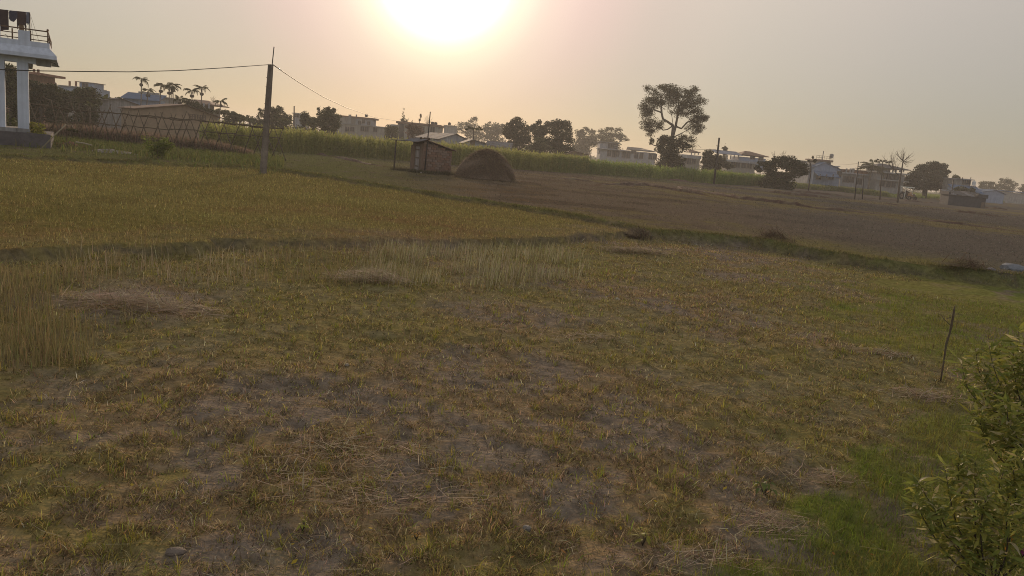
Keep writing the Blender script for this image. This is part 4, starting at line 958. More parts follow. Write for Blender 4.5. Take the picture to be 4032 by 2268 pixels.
def build_village():
    # far left: cement house with water tanks, and the small rooftop room
    h = House('village_house', 'brick house with spiky unfinished roof edge seen above the porch column', 120, 60, 290)
    h.block('wall', M_brick, (-60, 268), (108, 283), 0, 7); h.slab(M_brick, (-60, 266), (150, 285), 0.35, 0.05, -0.4, 7); h.windows([(20, 310), (60, 314)], 1.2, 1.2)
    for px in (-5, 25, 50, 132, 149):
        x, z = h.p(px, 258+0.1*px); MB().box(x-.12, x+.12, .0, .25, z-0.9, z).build('column', M_brick, h.e)
    h = House('village_house', 'pale blue flat house with one small gabled rooftop room', 150, 290, 350)
    h.block('wall', M_blueish, (228, 336), (345, 346), 0, 8); h.slab(M_grey, (228, 334), (345, 344))
    x0, x1, z = h.block('rooftop_room', M_blueish, (307, 322), (364, 328), 0.5, 4); h.slab(M_tin, (306, 318), (365, 327), 0.12, 0.25, 0.5, 4, 'room_roof')
    h.columns((267, 292), 318, 340, M_brick, 0.14, 0.6); h.windows([(330, 336)], 1.0, .8, .5)
    h = House('village_house', 'shadowed cement house behind the dark tree by the porch', 130, 190, 380)
    h.block('wall', M_grey, (120, 345), (232, 352), 0, 8); h.windows([(205, 372), (170, 370)], 1.1, 1.0); h.slab(M_grey, (120, 343), (232, 350))
    for i, (px, py, w) in enumerate(((186, 346, 21), (212, 349, 22), (140, 345, 18))):
        tank(('left black water tank of the pair', 'right black water tank of the pair', 'dark water tank half hidden nearest the porch column')[i] + ' on the cement roof', 131, (px, py+1), w*131/FPX, 27*131/FPX, M_tank)
    h = House('shed', 'grey gabled shed with tin roof behind the stick fence', 100, 470, 450, R(40), 'shed')
    h.gable(M_grey, M_tin, z2(235, 598), z2(500, 545), z2(700, 640), 0, 6)
    x, z = h.p(*z2(640, 660)); MB().box(x-.5, x+.5, -.04, .02, 0, z).build('door', M_wood, h.e)
    h = House('shed', 'long brown walled shed with rusty gabled roof behind the stick fence', 90, 660, 470, R(42), 'shed')
    h.gable(M_brownwall, M_tinbrown, z2(800, 672), z2(1180, 612), z2(1465, 738), 0, 6)
    x, z = h.p(*z2(1290, 745)); v = MB()
    for k in range(7): v.box(x-.95+k*.3, x-.80+k*.3, -.06, .0, z-.28, z+.28)
    for k in range(3): v.box(x-1.0, x+1.0, -.055, .004, z-.28+k*.25, z-.22+k*.25)
    v.build('lattice_vent', M_wood, h.e)
    h = House('village_house', 'cement house with tall roof parapet and pale blue gabled annex behind the palms', 135, 580, 400)
    h.block('wall', M_grey, z2(712, 500), z2(950, 515), 0, 8); h.block('parapet', M_grey, z2(712, 465), z2(950, 482), -.1, 0.1, 4.2); h.slab(M_grey, z2(712, 498), z2(950, 513))
    h.block('annex_wall', M_blueish, z2(600, 548), z2(1015, 575), -2.0, 0.0)
    (xa, za) = h.p(*z2(605, 545)); (xb, zb) = h.p(*z2(1010, 560)); m = MB()
    m.hexa([(xa-.3, -2.6, za-.1), (xb+.3, -2.6, za-.1), (xb+.3, 0.2, za+1.0), (xa-.3, .2, za+1.0), (xa-.3, -2.6, za), (xb+.3, -2.6, za), (xb+.3, .2, za+1.1), (xa-.3, .2, za+1.1)]); m.build('annex_roof', M_tinblue, h.e)
    h.columns([z2(a, 0)[0] for a in (900, 930, 968, 1000)], z2(0, 520)[1], z2(0, 560)[1], M_grey, .12, -.5)
    h = House('village_house', 'two storey house with open roofed terrace among the palms', 142, 780, 430)
    h.block('wall', M_cream, z2(1240, 655), z2(1440, 668), 0, 8); h.block('upper_wall', M_cream, z2(1250, 585), z2(1400, 595), .5, 7, 3.0)
    h.slab(M_grey, z2(1230, 650), z2(1545, 665), .2, .2, -.8, 8, 'terrace_slab'); h.hip(M_tinbrown, z2(1245, 590), z2(1535, 606), z2(1330, 545), 7.5, .4, .5)
    h.columns([z2(a, 0)[0] for a in (1420, 1470, 1525)], z2(0, 600)[1], z2(0, 660)[1], M_white, .12, -.4); h.windows([z2(1290, 620), z2(1350, 625), z2(1390, 690)], .9, 1.0, .5)
    # behind the trees, centre left
    h = House('village_house', 'pale wall of a house glimpsed left of the spiky crowned tree', 190, 1165, 460)
    h.block('wall', M_white, z3(540, 778), z3(612, 782), 0, 7); h.slab(M_grey, z3(540, 776), z3(612, 780)); h.windows([z3(575, 800)], 1.0, 1.0)
    h = House('village_house', 'two storey house with stepped flat roofs and rooftop stair room', 195, 1420, 500)
    h.block('wall', M_cream, z3(985, 890), z3(1500, 915), 0, 9); h.slab(M_grey, z3(985, 886), z3(1500, 912))
    h.block('upper_wall', M_cream, z3(985, 800), z3(1190, 815), 1.5, 8, 4.0); h.slab(M_brick, z3(985, 795), z3(1195, 812), .25, .3, 1.5, 8, 'upper_roof')
    h.block('stair_room', M_white, z3(1195, 830), z3(1360, 845), .3, 5, 4.0); h.slab(M_tinbrown, z3(1190, 812), z3(1370, 832), .4, .35, .3, 5, 'stair_room_roof')
    h.windows([z3(1225, 878), z3(1265, 862), z3(1320, 885)], .7, .9, .3); h.windows([z3(1100, 945), z3(1150, 945), z3(1260, 940), z3(1300, 945), z3(1390, 950)], 1.0, 1.1)
    h.columns([z3(a, 0)[0] for a in (1115, 1190, 1130)], z3(0, 792)[1], z3(0, 890)[1], M_grey, .14, .6)
    tank('small tank on the rooftop stair room of the stepped house', 196, z3(1297, 818), .7, .75, M_tank)
    h = House('village_house', 'long two storey house with arched windows and reddish roof behind the hut', 188, 1640, 520)
    h.block('wall', M_cream, z4(230, 350), z4(790, 400), 0, 9); h.slab(M_tinbrown, z4(226, 334), z4(795, 385), .5, .3, 0, 9)
    h.block('side_wing', M_white, z4(120, 395), z4(232, 360), .8, 7)
    for zx, zy in ((283, 420), (275, 520)):
        x, z = h.p(*z4(zx, zy)); poly = [(x-.6, z-.9), (x+.6, z-.9), (x+.6, z+.4)] + [(x+.6*math.cos(t*math.pi/6), z+.4+.55*math.sin(t*math.pi/6)) for t in range(1, 6)] + [(x-.6, z+.4)]
        w_ = MB().prism([(a+(a-x)*.18, b+(b-z)*.12) for a, b in poly], 1, -.05, .01).build('arched_window', M_frame, h.e); MB().prism(poly, 1, -.07, -.02).build('pane', M_pane, w_)
    h.windows([z4(480, 440), z4(560, 450), z4(700, 450)], 1.0, 1.2)
    tank('left one of two dark water tanks on the arched window house', 189, z4(698, 384), .8, .75, M_tank); tank('right one of two dark water tanks on the arched window house', 189.5, z4(743, 390), .8, .75, M_tank)
    tank('lone water tank on a far roof left of the hazy cluster tree', 260, z4(930, 390), 1.0, .95, M_tank)
    h = House('village_house', 'far flat house half hidden below the lone water tank', 262, 1765, 510)
    h.block('wall', M_grey, z4(860, 392), z4(1010, 402), 0, 8); h.slab(M_grey, z4(860, 388), z4(1010, 398))
    h = House('shed', 'white gabled shed with grey roof above the brick hut', 128, 1790, 560, R(28), 'shed')
    h.gable(M_white, M_tin, z4(810, 575), z4(1010, 512), z4(1195, 600), 0, 11)
    h = House('shed', 'small white gabled shed beside the papaya tree', 118, 1870, 570, R(12), 'shed')
    h.gable(M_white, M_tin, z4(1130, 630), z4(1245, 590), z4(1425, 645), 0, 5)
    x, z = h.p(*z4(1245, 625)); MB().box(x-.4, x+.4, -.04, .01, z-.4, z+.3).build('shutter', M_wood, h.e)
    h = House('shed', 'long low white shed with tin roof right of the papaya tree', 124, 1960, 575, 0, 'shed')
    (ra, za), (rb, zb), (ea, zc), (eb, zd) = (h.p(*z4(*q)) for q in ((1320, 590), (1610, 612), (1430, 668), (1785, 692)))
    zr, ze = (za+zb)/2, (zc+zd)/2
    MB().prism([(-0.0, -.3), (5.2, -.3), (5.2, ze-.05), (2.6, zr-.08), (0, ze-.05)], 0, ea+.2, eb-.2).build('wall', M_white, h.e)
    rf = empty('roof', (0, 0, 0)); rf.parent = h.e
    for j in range(6):
        xa, xb = ea+(eb-ea)*j/6, ea+(eb-ea)*(j+1)/6-.03
        for y0_, y1_ in ((-.35, 2.6), (5.55, 2.6)):
            MB().hexa([(xa, y0_, ze-.1), (xb, y0_, ze-.1), (xb, y1_, zr), (xa, y1_, zr), (xa, y0_, ze-.05), (xb, y0_, ze-.05), (xb, y1_, zr+.05), (xa, y1_, zr+.05)]).build('roof_sheet', M_tin, rf)
    h = House('shed', 'low rusty roofed shelter in the maize below the hazy grey tree', 140, 2280, 605, 0, 'shed')
    h.gable(M_brownwall, M_tinbrown, z5(470, 1000), z5(520, 975), z5(715, 1020), 0, 5)
    # centre right
    h = House('village_house', 'white two storey house with balcony ledge left of the tall lone tree', 235, 2420, 590)
    h.block('wall', M_white, z5(870, 945), z5(1590, 985), 0, 10); h.slab(M_white, z5(850, 935), z5(1250, 958), .25, .3, -.8, 6, 'balcony_slab')
    h.block('upper_wall', M_white, z5(868, 862), z5(1100, 880), .3, 8, 4.0); h.slab(M_tin, z5(872, 846), z5(1095, 862), .25, .4, .3, 8)
    h.hip(M_tin, z5(1265, 950), z5(1580, 975), z5(1330, 920), 8, .3, .5, 'wing_roof')
    h.windows([z5(985, 1000), z5(1045, 1010), z5(1090, 1005), z5(1175, 1018), z5(1232, 1022), z5(1335, 1028), z5(1400, 1032), z5(1520, 1040), z5(1575, 1045)], 1.1, 1.7)
    h.windows([z5(1000, 905), z5(1060, 910)], 1.3, 1.3, .3); h.windows([z5(1300, 985)], 1.4, .9)
    h = House('village_house', 'small pale house with roofed terrace right of the tall lone tree', 215, 2725, 620)
    h.block('wall', M_cream, z5(1930, 1030), z5(2165, 1050), 0, 8); h.slab(M_white, z5(1930, 1010), z5(2165, 1035), .9, .2, -.5, 8, 'parapet')
    h.hip(M_tinbrown, z5(2030, 978), z5(2155, 988), z5(2060, 948), 6, .3, .3); h.columns([z5(a, 0)[0] for a in (2055, 2100, 2145)], z5(0, 980)[1], z5(0, 1020)[1], M_white, .12, .2)
    h.windows([z5(1965, 1090), z5(2020, 1100), z5(2080, 1095)], 1.0, 1.6)
    h = House('village_house', 'long house with blue sheet roof, open terrace and brown hip roof', 205, 2920, 630)
    h.block('wall', M_cream, z6(600, 665), z6(1000, 690), 0, 9); h.slab(M_white, z6(580, 650), z6(1010, 675), .5, .25, -.8, 9, 'balcony_slab')
    h.block('upper_wall', M_blueish, z6(770, 600), z6(1150, 640), .4, 8, 3.4); h.hip(M_tinbrown, z6(810, 570), z6(1170, 605), z6(940, 525), 8, .3, .18)
    (xa, za), (xb, zb) = h.p(*z6(430, 545)), h.p(*z6(800, 578)); MB().hexa([(xa, -1, za-.25), (xb, -1, za-.25), (xb, 6, za+.7), (xa, 6, za+.7), (xa, -1, za-.1), (xb, -1, za-.1), (xb, 6, za+.85), (xa, 6, za+.85)]).build('terrace_roof', M_tinblue, h.e)
    h.columns([z6(a, 0)[0] for a in (585, 640, 690, 750)], z6(0, 585)[1], z6(0, 645)[1], M_grey, .13, -.3)
    h.windows([z6(680, 710), z6(740, 715), z6(830, 720), z6(910, 730)], 1.2, 1.6); h.windows([z6(960, 612), z6(1080, 625)], 1.2, 1.0, .4)
    h = House('village_house', 'small white box house between the low wide tree and the thin tree', 225, 3163, 650)
    h.block('wall', M_white, z6(1625, 662), z6(1740, 672), 0, 6); h.slab(M_grey, z6(1622, 655), z6(1742, 665)); h.windows([z6(1680, 690)], 1.2, 1.0)
    h = House('village_house', 'white house with blue gabled front and stair tower topped by railings', 190, 3260, 680)
    h.block('wall', M_white, z6(1830, 705), z6(2240, 760), 2.5, 10); h.slab(M_white, z6(1830, 700), z6(2240, 750), .2, .3, 2.5, 10)
    h.gable(M_blueish, M_tinblue, z6(1840, 745), z6(1990, 690), z6(2215, 790), 0, 5)
    h.block('stair_tower', M_cream, z6(1930, 650), z6(2150, 672), 3.5, 9, 4.0); h.slab(M_tinbrown, z6(1926, 636), z6(2160, 662), .35, .35, 3.5, 9, 'tower_roof')
    rl = empty('roof_railing', (0, 0, 0)); rl.parent = h.e
    (xa, za), (xb, zb) = h.p(*z6(1935, 640)), h.p(*z6(2160, 660)); zt = (za+zb)/2
    for k in range(7): MB().tube([(xa+(xb-xa)*k/6, 3.3, zt), (xa+(xb-xa)*k/6, 3.3, zt+.9)], .03, 4).build('rail_post', M_iron, rl)
    for q in (.45, .9): MB().tube([(xa, 3.3, zt+q), (xb, 3.3, zt+q)], .03, 4).build('rail', M_iron, rl)
    MB().tube([h_ for h_ in [(xa+1.6, 3.6, zt), (xa+1.6, 3.6, zt+2.1)]], .1, 6).build('vent_pipe', M_grey, h.e)
    h.windows([z6(2120, 715)], .8, .9, 3.5); h.windows([z6(2190, 860), z6(2080, 880), z6(1900, 880)], 1.1, 1.6)
    m = MB(); (xa, za), (xb, zb) = h.p(*z6(1810, 810)), h.p(*z6(2130, 830)); zs = (za+zb)/2
    m.hexa([(xa, -4, zs-1.1), (xb, -4, zs-1.1), (xb, -.02, zs), (xa, -.02, zs), (xa, -4, zs-1.0), (xb, -4, zs-1.0), (xb, -.02, zs+.1), (xa, -.02, zs+.1)]); m.build('lean_to_roof', M_tinblue, h.e)
    h.columns([z6(a, 0)[0] for a in (1840, 1930, 2020, 2110)], z6(0, 850)[1], z6(0, 900)[1], M_wood, .1, -3.7)
    tank('water tank on a stand above the stair tower with railings', 194, z6(2077, 622), .95, 1.0, M_grey, 'rooftop water tanks', 1.3)
    h = House('village_house', 'white bungalow with cream front and unfinished roof columns left of the coconut palm', 200, 3370, 700)
    h.block('wall', M_white, z6(2220, 850), z7(400, 450), 0, 9); h.slab(M_white, z6(2225, 832), z7(400, 435), .3, .3, -.6, 9)
    h.block('upper_wall', M_brick, z7(190, 395), z7(400, 400), 1, 8, 3.0); h.slab(M_tinbrown, z7(185, 385), z7(405, 392), .2, .3, 1, 8, 'upper_roof')
    h.block('loft', M_tinbrown, z7(60, 372), z7(165, 385), 1, 5, 3.0)
    h.columns([z7(a, 0)[0] for a in (120, 170, 195, 212)], z7(0, 365)[1], z7(0, 420)[1], M_grey, .16, .5)
    h.windows([z7(100, 500), z7(165, 505), z7(265, 530)], 1.5, 1.5)
    h = House('village_house', 'three storey house with wide dark hip roof over an open top floor', 196, 3520, 690)
    h.block('wall', M_grey, z7(500, 425), z7(850, 445), 0, 10); h.slab(M_grey, z7(490, 405), z7(860, 425), .3, .4, -.8, 10, 'upper_balcony'); h.slab(M_grey, z7(490, 500), z7(850, 520), .25, .4, -.8, 10, 'lower_balcony')
    h.hip(M_slate, z7(500, 345), z7(890, 385), z7(670, 305), 10, .5, .15); h.block('upper_wall', M_grey, z7(560, 365), z7(690, 375), 1, 9, 5.0)
    h.columns([z7(a, 0)[0] for a in (505, 535, 700, 740, 790, 835)], z7(0, 368)[1], z7(0, 415)[1], M_grey, .14, .0)
    h.windows([z7(600, 470), z7(640, 475), z7(690, 478), z7(740, 480)], 1.2, 1.5); h.windows([z7(560, 555), z7(640, 565), z7(700, 570)], 1.2, 1.4)
    h = House('village_house', 'pale grey flat building behind a blue roof, right of the dense round tree', 190, 3790, 725)
    h.block('wall', M_grey, z7(1560, 500), z7(1690, 515), 0, 8); h.slab(M_white, z7(1555, 492), z7(1700, 505), .2, .3, -.4, 8)
    h.block('front_wall', M_blueish, z7(1390, 595), z7(1740, 625), -3, -.01); (xa, za), (xb, zb) = h.p(*z7(1385, 560)), h.p(*z7(1745, 600)); zq = (za+zb)/2
    MB().hexa([(xa, -4, zq-1.6), (xb, -4, zq-1.6), (xb, -.1, zq), (xa, -.1, zq), (xa, -4, zq-1.5), (xb, -4, zq-1.5), (xb, -.1, zq+.1), (xa, -.1, zq+.1)]).build('front_roof', M_tinblue, h.e)
    h.windows([z7(1600, 530), z7(1650, 535)], .9, 1.2)
    h.columns([z7(a, 0)[0] for a in (1585, 1690)], z7(0, 478)[1], z7(0, 500)[1], M_iron, .06, .2)
    tank('white water tank at the end of the blue roof, far right', 189, z7(1717, 582), .85, 1.1, M_tankwhite, stand=1.2)
    h = House('village_house', 'low house with deep blue gabled roof at the far right', 215, 3905, 765)
    h.gable(M_blueish, M_tinblue, z7(1790, 665), z7(2000, 640), z7(2110, 690), 0, 10)
    h = House('village_house', 'long low dull blue roof behind the deep blue gable', 260, 3990, 755)
    h.block('wall', M_grey, z7(2060, 660), z7(2400, 690), 0, 6); h.slab(M_tinblue, z7(2040, 640), z7(2420, 668), .3, .6, 0, 6)
    # low stone shed with a slate roof held by stones
    h = House('shed', 'low dark field shed with slipping slate sheets on its roof', 140, 3810, 785, R(-4), 'shed')
    x0, x1, z = h.block('wall', M_slate, z7(1420, 695), z7(1870, 740), 0, 3.2)
    rf = empty('roof', (0, 0, 0)); rf.parent = h.e
    for k in range(6):
        a = x0-.2+(x1-x0+.4)*k/6; b = x0-.2+(x1-x0+.4)*(k+1)/6-.05; dz = .04*(k % 2)+.1*math.sin(k*2.1)
        MB().hexa([(a, -.4, z+.02+dz), (b, -.4, z+.02), (b, 3.5, z+.75), (a, 3.5, z+.75+dz), (a, -.4, z+.08+dz), (b, -.4, z+.08), (b, 3.5, z+.81), (a, 3.5, z+.81+dz)]).build('slate_sheet', M_slate if k % 3 else M_tin, rf)
    MB().box(x0-.25, x0+.1, -.3, 3.3, z, z+.55).build('gable_stones', M_slate, h.e); MB().box(x1-1.6, x1+.15, -.25, 1.2, z-.1, z+.55).build('end_lean_to', M_slate, h.e)
    x, zz = h.p(*z7(1830, 760)); MB().box(x-.3, x+.3, -.27, -.252, -.2, 1.0).build('door', M_wood, h.e)
build_village()

# ------------------------------------------------------------------ far poles and masts
def far_pole(name, label, Y, foot, top, r0, r1, arms=0):
    t = at(*top, Y); f = at(*foot, Y); f.z = gz(Y)-0.2
    p = empty(name, f, 0, label, 'pole'); c = t-f
    MB().tube([(0, 0, 0), c], [r0, r1], 7).build('shaft', M_iron, p, True)
    for k in range(arms):
        q = c*(0.83-0.10*k); MB().tube([q+Vector((-.35, 0, 0)), q+Vector((.25, 0, 0))], .04, 5).build('insulator_arm', M_iron, p)
    return t
FP1 = far_pole('utility_pole', 'thin dark pole rising from the maize right of the tall lone tree', 128, z6(430, 790), z6(478, 335), .19, .15, 2)
FP2 = far_pole('utility_pole', 'slim leaning pole in the green verge left of the coconut palm', 112, z7(228, 650), z7(258, 278), .085, .06, 1)
far_pole('utility_pole', 'short dark stake post right of the slim leaning pole', 118, z7(335, 600), z7(326, 425), .08, .06)
far_pole('utility_pole', 'thin pole behind the low dark field shed', 150, z7(1452, 690), z7(1462, 505), .13, .1, 1)
far_pole('utility_pole', 'thin distant pole between the flat topped tree and the narrow tree', 160, z3(556, 860), z3(549, 705), .16, .12)
wire('overhead_cable', 'faint double cable passing left behind the tall lone tree', (FP1-Vector((.2, 0, 1.9)), at(2520, 590, 200)), .02, [])
wire('overhead_cable', 'faint cable from the slim leaning pole to the blue gabled house', (FP2-Vector((.1, 0, .3)), at(3300, 650, 185)), .018, [])
wire('overhead_cable', 'faint cable sloping from the thin dark pole towards the brown hip roof', (FP1-Vector((-.1, 0, 2.0)), at(2950, 606, 190)), .02, [])

# ------------------------------------------------------------------ maize, seen as one green mass
M_maize = mat('maize_blades', attr=True, rough=0.7, spec=0.2, trans=0.55)
def build_maize():
    front = np.array([[*gp(a, b+9, GZ)[:2]] for a, b in [(790, 560), (980, 578), (1140, 590), (1330, 602), (1520, 617), (1760, 638), (2196, 668), (2312, 673), (2555, 691), (2798, 713), (2976, 722), (3080, 735)]])
    def field(n, depth, hgt, cols, seed, front, leaves=9):
        g = np.random.default_rng(seed)
        seg = np.hypot(*(np.diff(front, axis=0).T)); cum = np.concatenate([[0], np.cumsum(seg)])
        s = g.uniform(0, cum[-1], n); x = np.interp(s, cum, front[:, 0]); y = np.interp(s, cum, front[:, 1])
        dd = depth*g.random(n)**2.3; y = y + dd + g.normal(0, .25, n); x = x*(1+dd/np.maximum(y, 1)*0.6)
        z = height(x, y); H = hgt*g.normal(1, .12, n)*(0.80+0.36*fbm(x*.22, y*.22, 88))
        V, F, C = [], [], []
        # stalk
        P = np.stack([x, y, z-.05], 1); ln = g.uniform(0, .12, n); az = g.uniform(0, 6.283, n)
        colr = mixc(cols[0], cols[1], g.random(n))
        parts = [blades(P, H, np.full(n, .04), ln, az, g.uniform(0, .1, n), colr*0.9, 1)]
        for k in range(leaves):
            hgt_k = (0.18+0.78*k/(leaves-1))*H; Q = P+np.stack([np.sin(ln)*np.cos(az)*hgt_k, np.sin(ln)*np.sin(az)*hgt_k, hgt_k], 1)
            parts.append(blades(Q, g.uniform(.45, .85, n)*(1-.25*k/(leaves-1)), g.uniform(.06, .10, n), g.uniform(.35, .8, n), g.uniform(0, 6.283, n), g.uniform(.5, 1.3, n), colr*(0.85+0.3*g.random((n, 1))), 2))
        tass = g.random(n) < .5; Q = (P+np.stack([0*H, 0*H, H*.97], 1))[tass]
        for k in range(2): parts.append(blades(Q, g.uniform(.2, .35, len(Q)), np.full(len(Q), .04), g.uniform(0, .5, len(Q)), g.uniform(0, 6.283, len(Q)), np.zeros(len(Q)), np.tile(np.array((.26, .21, .10)), (len(Q), 1)), 1))
        return parts
    def subline(a, b): return front[a:b]
    A = field(6800, 12, 2.15, ((.24, .28, .065), (.44, .42, .13)), 5, front[:8]); Bf = field(5200, 12, 2.0, ((.16, .26, .045), (.27, .33, .075)), 6, front[6:])
    stuff('maize_crop', A+Bf, M_maize, 'tall green maize crop in a long strip behind the field')
    # low green verge that carries on to the right and behind the tractor
    verge = VERGE
    V = field(6000, 32, .95, ((.17, .25, .05), (.34, .31, .11)), 9, verge[:4], 5) + field(4200, 34, .50, ((.17, .27, .05), (.30, .31, .10)), 10, verge[3:], 5)
    stuff('green_verge', V, M_maize, 'low green and weedy verge along the far field edge behind the tractor')
build_maize()

# ------------------------------------------------------------------ stick fence, dry hedge and weeds in front of the sheds
def build_fence():
    r_ = random.Random(12); g = np.random.default_rng(12)
    def rail_z(px): return np.interp(px, [120, 300, 472, 680, 818, 1083], [408, 435, 447, 466, 476, 505])
    def foot_y(px): return np.interp(px, [120, 386, 562, 728, 900, 1095], [520, 535, 546, 556, 566, 580])
    Y = 58.0
    f = empty('stick_fence', (at(600, 550, Y).x, Y, GZ), 0, 'rough fence of crossed sticks and rails before the sheds', 'fence'); o = f.location
    def P(px, py, dy=0.0): return at(px, py, Y+dy)-o
    for k, px in enumerate(range(135, 1110, 40)):
        for s in (-1, 1):
            if r_.random() < 0.10: continue
            px_ = px+r_.uniform(-12, 12); L = r_.uniform(28, 40)
            a = P(px_-s*L*0.9, foot_y(px_)+r_.uniform(-4, 6), s*.12); a.z = -0.1; top = rail_z(px_)-r_.uniform(8, 34)
            b = P(px_+s*L*r_.uniform(.5, .9), top, s*.12); m = a.lerp(b, .5)+Vector((r_.uniform(-.06, .06), 0, r_.uniform(-.05, .05)))
            MB().tube([a, m, b], [.045, .038, .026], 5).build('stick', M_bamboo, f, True)
    for dz, rr in ((0, .042), (2, .038), (50, .034)):
        pxs = list(range(118, 1112, 62))
        for i in range(len(pxs)-1):
            q = [P(px, (rail_z(px) if dz < 10 else rail_z(px)+(foot_y(px)-rail_z(px))*.5)+dz*(dz < 10)+r_.uniform(-4, 4), 0.16*(dz == 2)) for px in (pxs[i]-4, (pxs[i]+pxs[i+1])/2, pxs[i+1]+4)]
            MB().tube(q, rr, 5).build('rail', M_bamboo, f, True)
    for px, a, b in ((250, 520, 352), (262, 420, 380), (225, 380, 450)):
        MB().tube([P(px-60, a), P(px, (a+b)/2-8), P(px+75, b)], [.04, .03, .015], 5).build('stick', M_bamboo, f, True)
    # dry brown hedge behind it
    n = 9000; px = g.uniform(100, 1000, n); Yh = Y+g.uniform(1.2, 3.5, n)
    x = np.array([at(p, 500, y_).x for p, y_ in zip(px, Yh)]); fade = np.interp(px, [100, 300, 850, 1000], [.75, 1, .8, .4])
    P0 = np.stack([x, Yh, height(x, Yh)], 1); C = mixc(np.array((.20, .135, .105)), np.array((.28, .20, .15)), g.random(n)); C = np.where((g.random(n) < .2)[:, None], np.array((.09, .10, .04)), C)
    stuff('dry_hedge', [blades(P0, g.uniform(.8, 1.5, n)*fade, np.full(n, .05), np.abs(g.normal(0, .2, n)), g.uniform(0, 6.283, n), g.uniform(0, .5, n), vary(C, .2, n))], M_grass, 'dead brown stalks massed behind the stick fence')
    n = 14000; px = g.uniform(60, 1120, n); Yh = 57+g.normal(-4, 4.5, n); x = np.array([at(p, 540, y_).x for p, y_ in zip(px, Yh)]); P0 = np.stack([x, Yh, height(x, Yh)], 1)
    C = mixc(np.array((.10, .14, .035)), np.array((.18, .165, .06)), g.random(n))
    stuff('fence_weeds', [blades(P0, g.uniform(.15, .55, n), np.full(n, .045), np.abs(g.normal(.3, .25, n)), g.uniform(0, 6.283, n), g.uniform(0, .8, n), vary(C, .2, n))], M_grass, 'green weeds along the foot of the stick fence')
build_fence()
def weed_bush(name, label, c, Y, w, h, n, cols, seed, leaf=.10, cat='bush'):
    r_ = random.Random(seed); g = np.random.default_rng(seed); b = at(*c, Y); b.z = hz(b.x, b.y)-.03
    t = empty(name, b, 0, label, cat); m = MB(); cs = []
    for k in range(16):
        a = r_.uniform(0, 6.28); e = Vector((math.cos(a)*w*r_.uniform(.1, .5), math.sin(a)*w*.4*r_.random(), h*r_.uniform(.5, 1.0)))
        m.tube([(e.x*.3, e.y*.3, 0), e*.6+Vector((0, 0, .05)), e], [.012, .01, .006], 4)
        for q in (.45, .65, .85, 1.0): cs.append(np.array(e)*q)
    m.build('stems', M_bamboo, t); link('foliage', leaf_cloud('foliage', cs, [np.array((.16, .16, .13))*w*.8]*len(cs), n, leaf, cols[0], cols[1], seed), t)
weed_bush('weed_bush', 'bright green leafy weed clump in front of the stick fence', (615, 592), 43, 2.0, 1.35, 2000, ((.12, .16, .03), (.19, .21, .045)), 1, .12)
weed_bush('weed_bush', 'yellow green bush touching the porch column', (150, 560), 44, 1.3, 1.3, 1300, ((.19, .20, .03), (.28, .26, .04)), 2, .13)
weed_bush('weed_bush', 'dull green bush behind the porch plinth between the columns', (45, 560), 47, 1.5, 1.7, 1300, ((.07, .09, .03), (.11, .12, .045)), 3, .13)

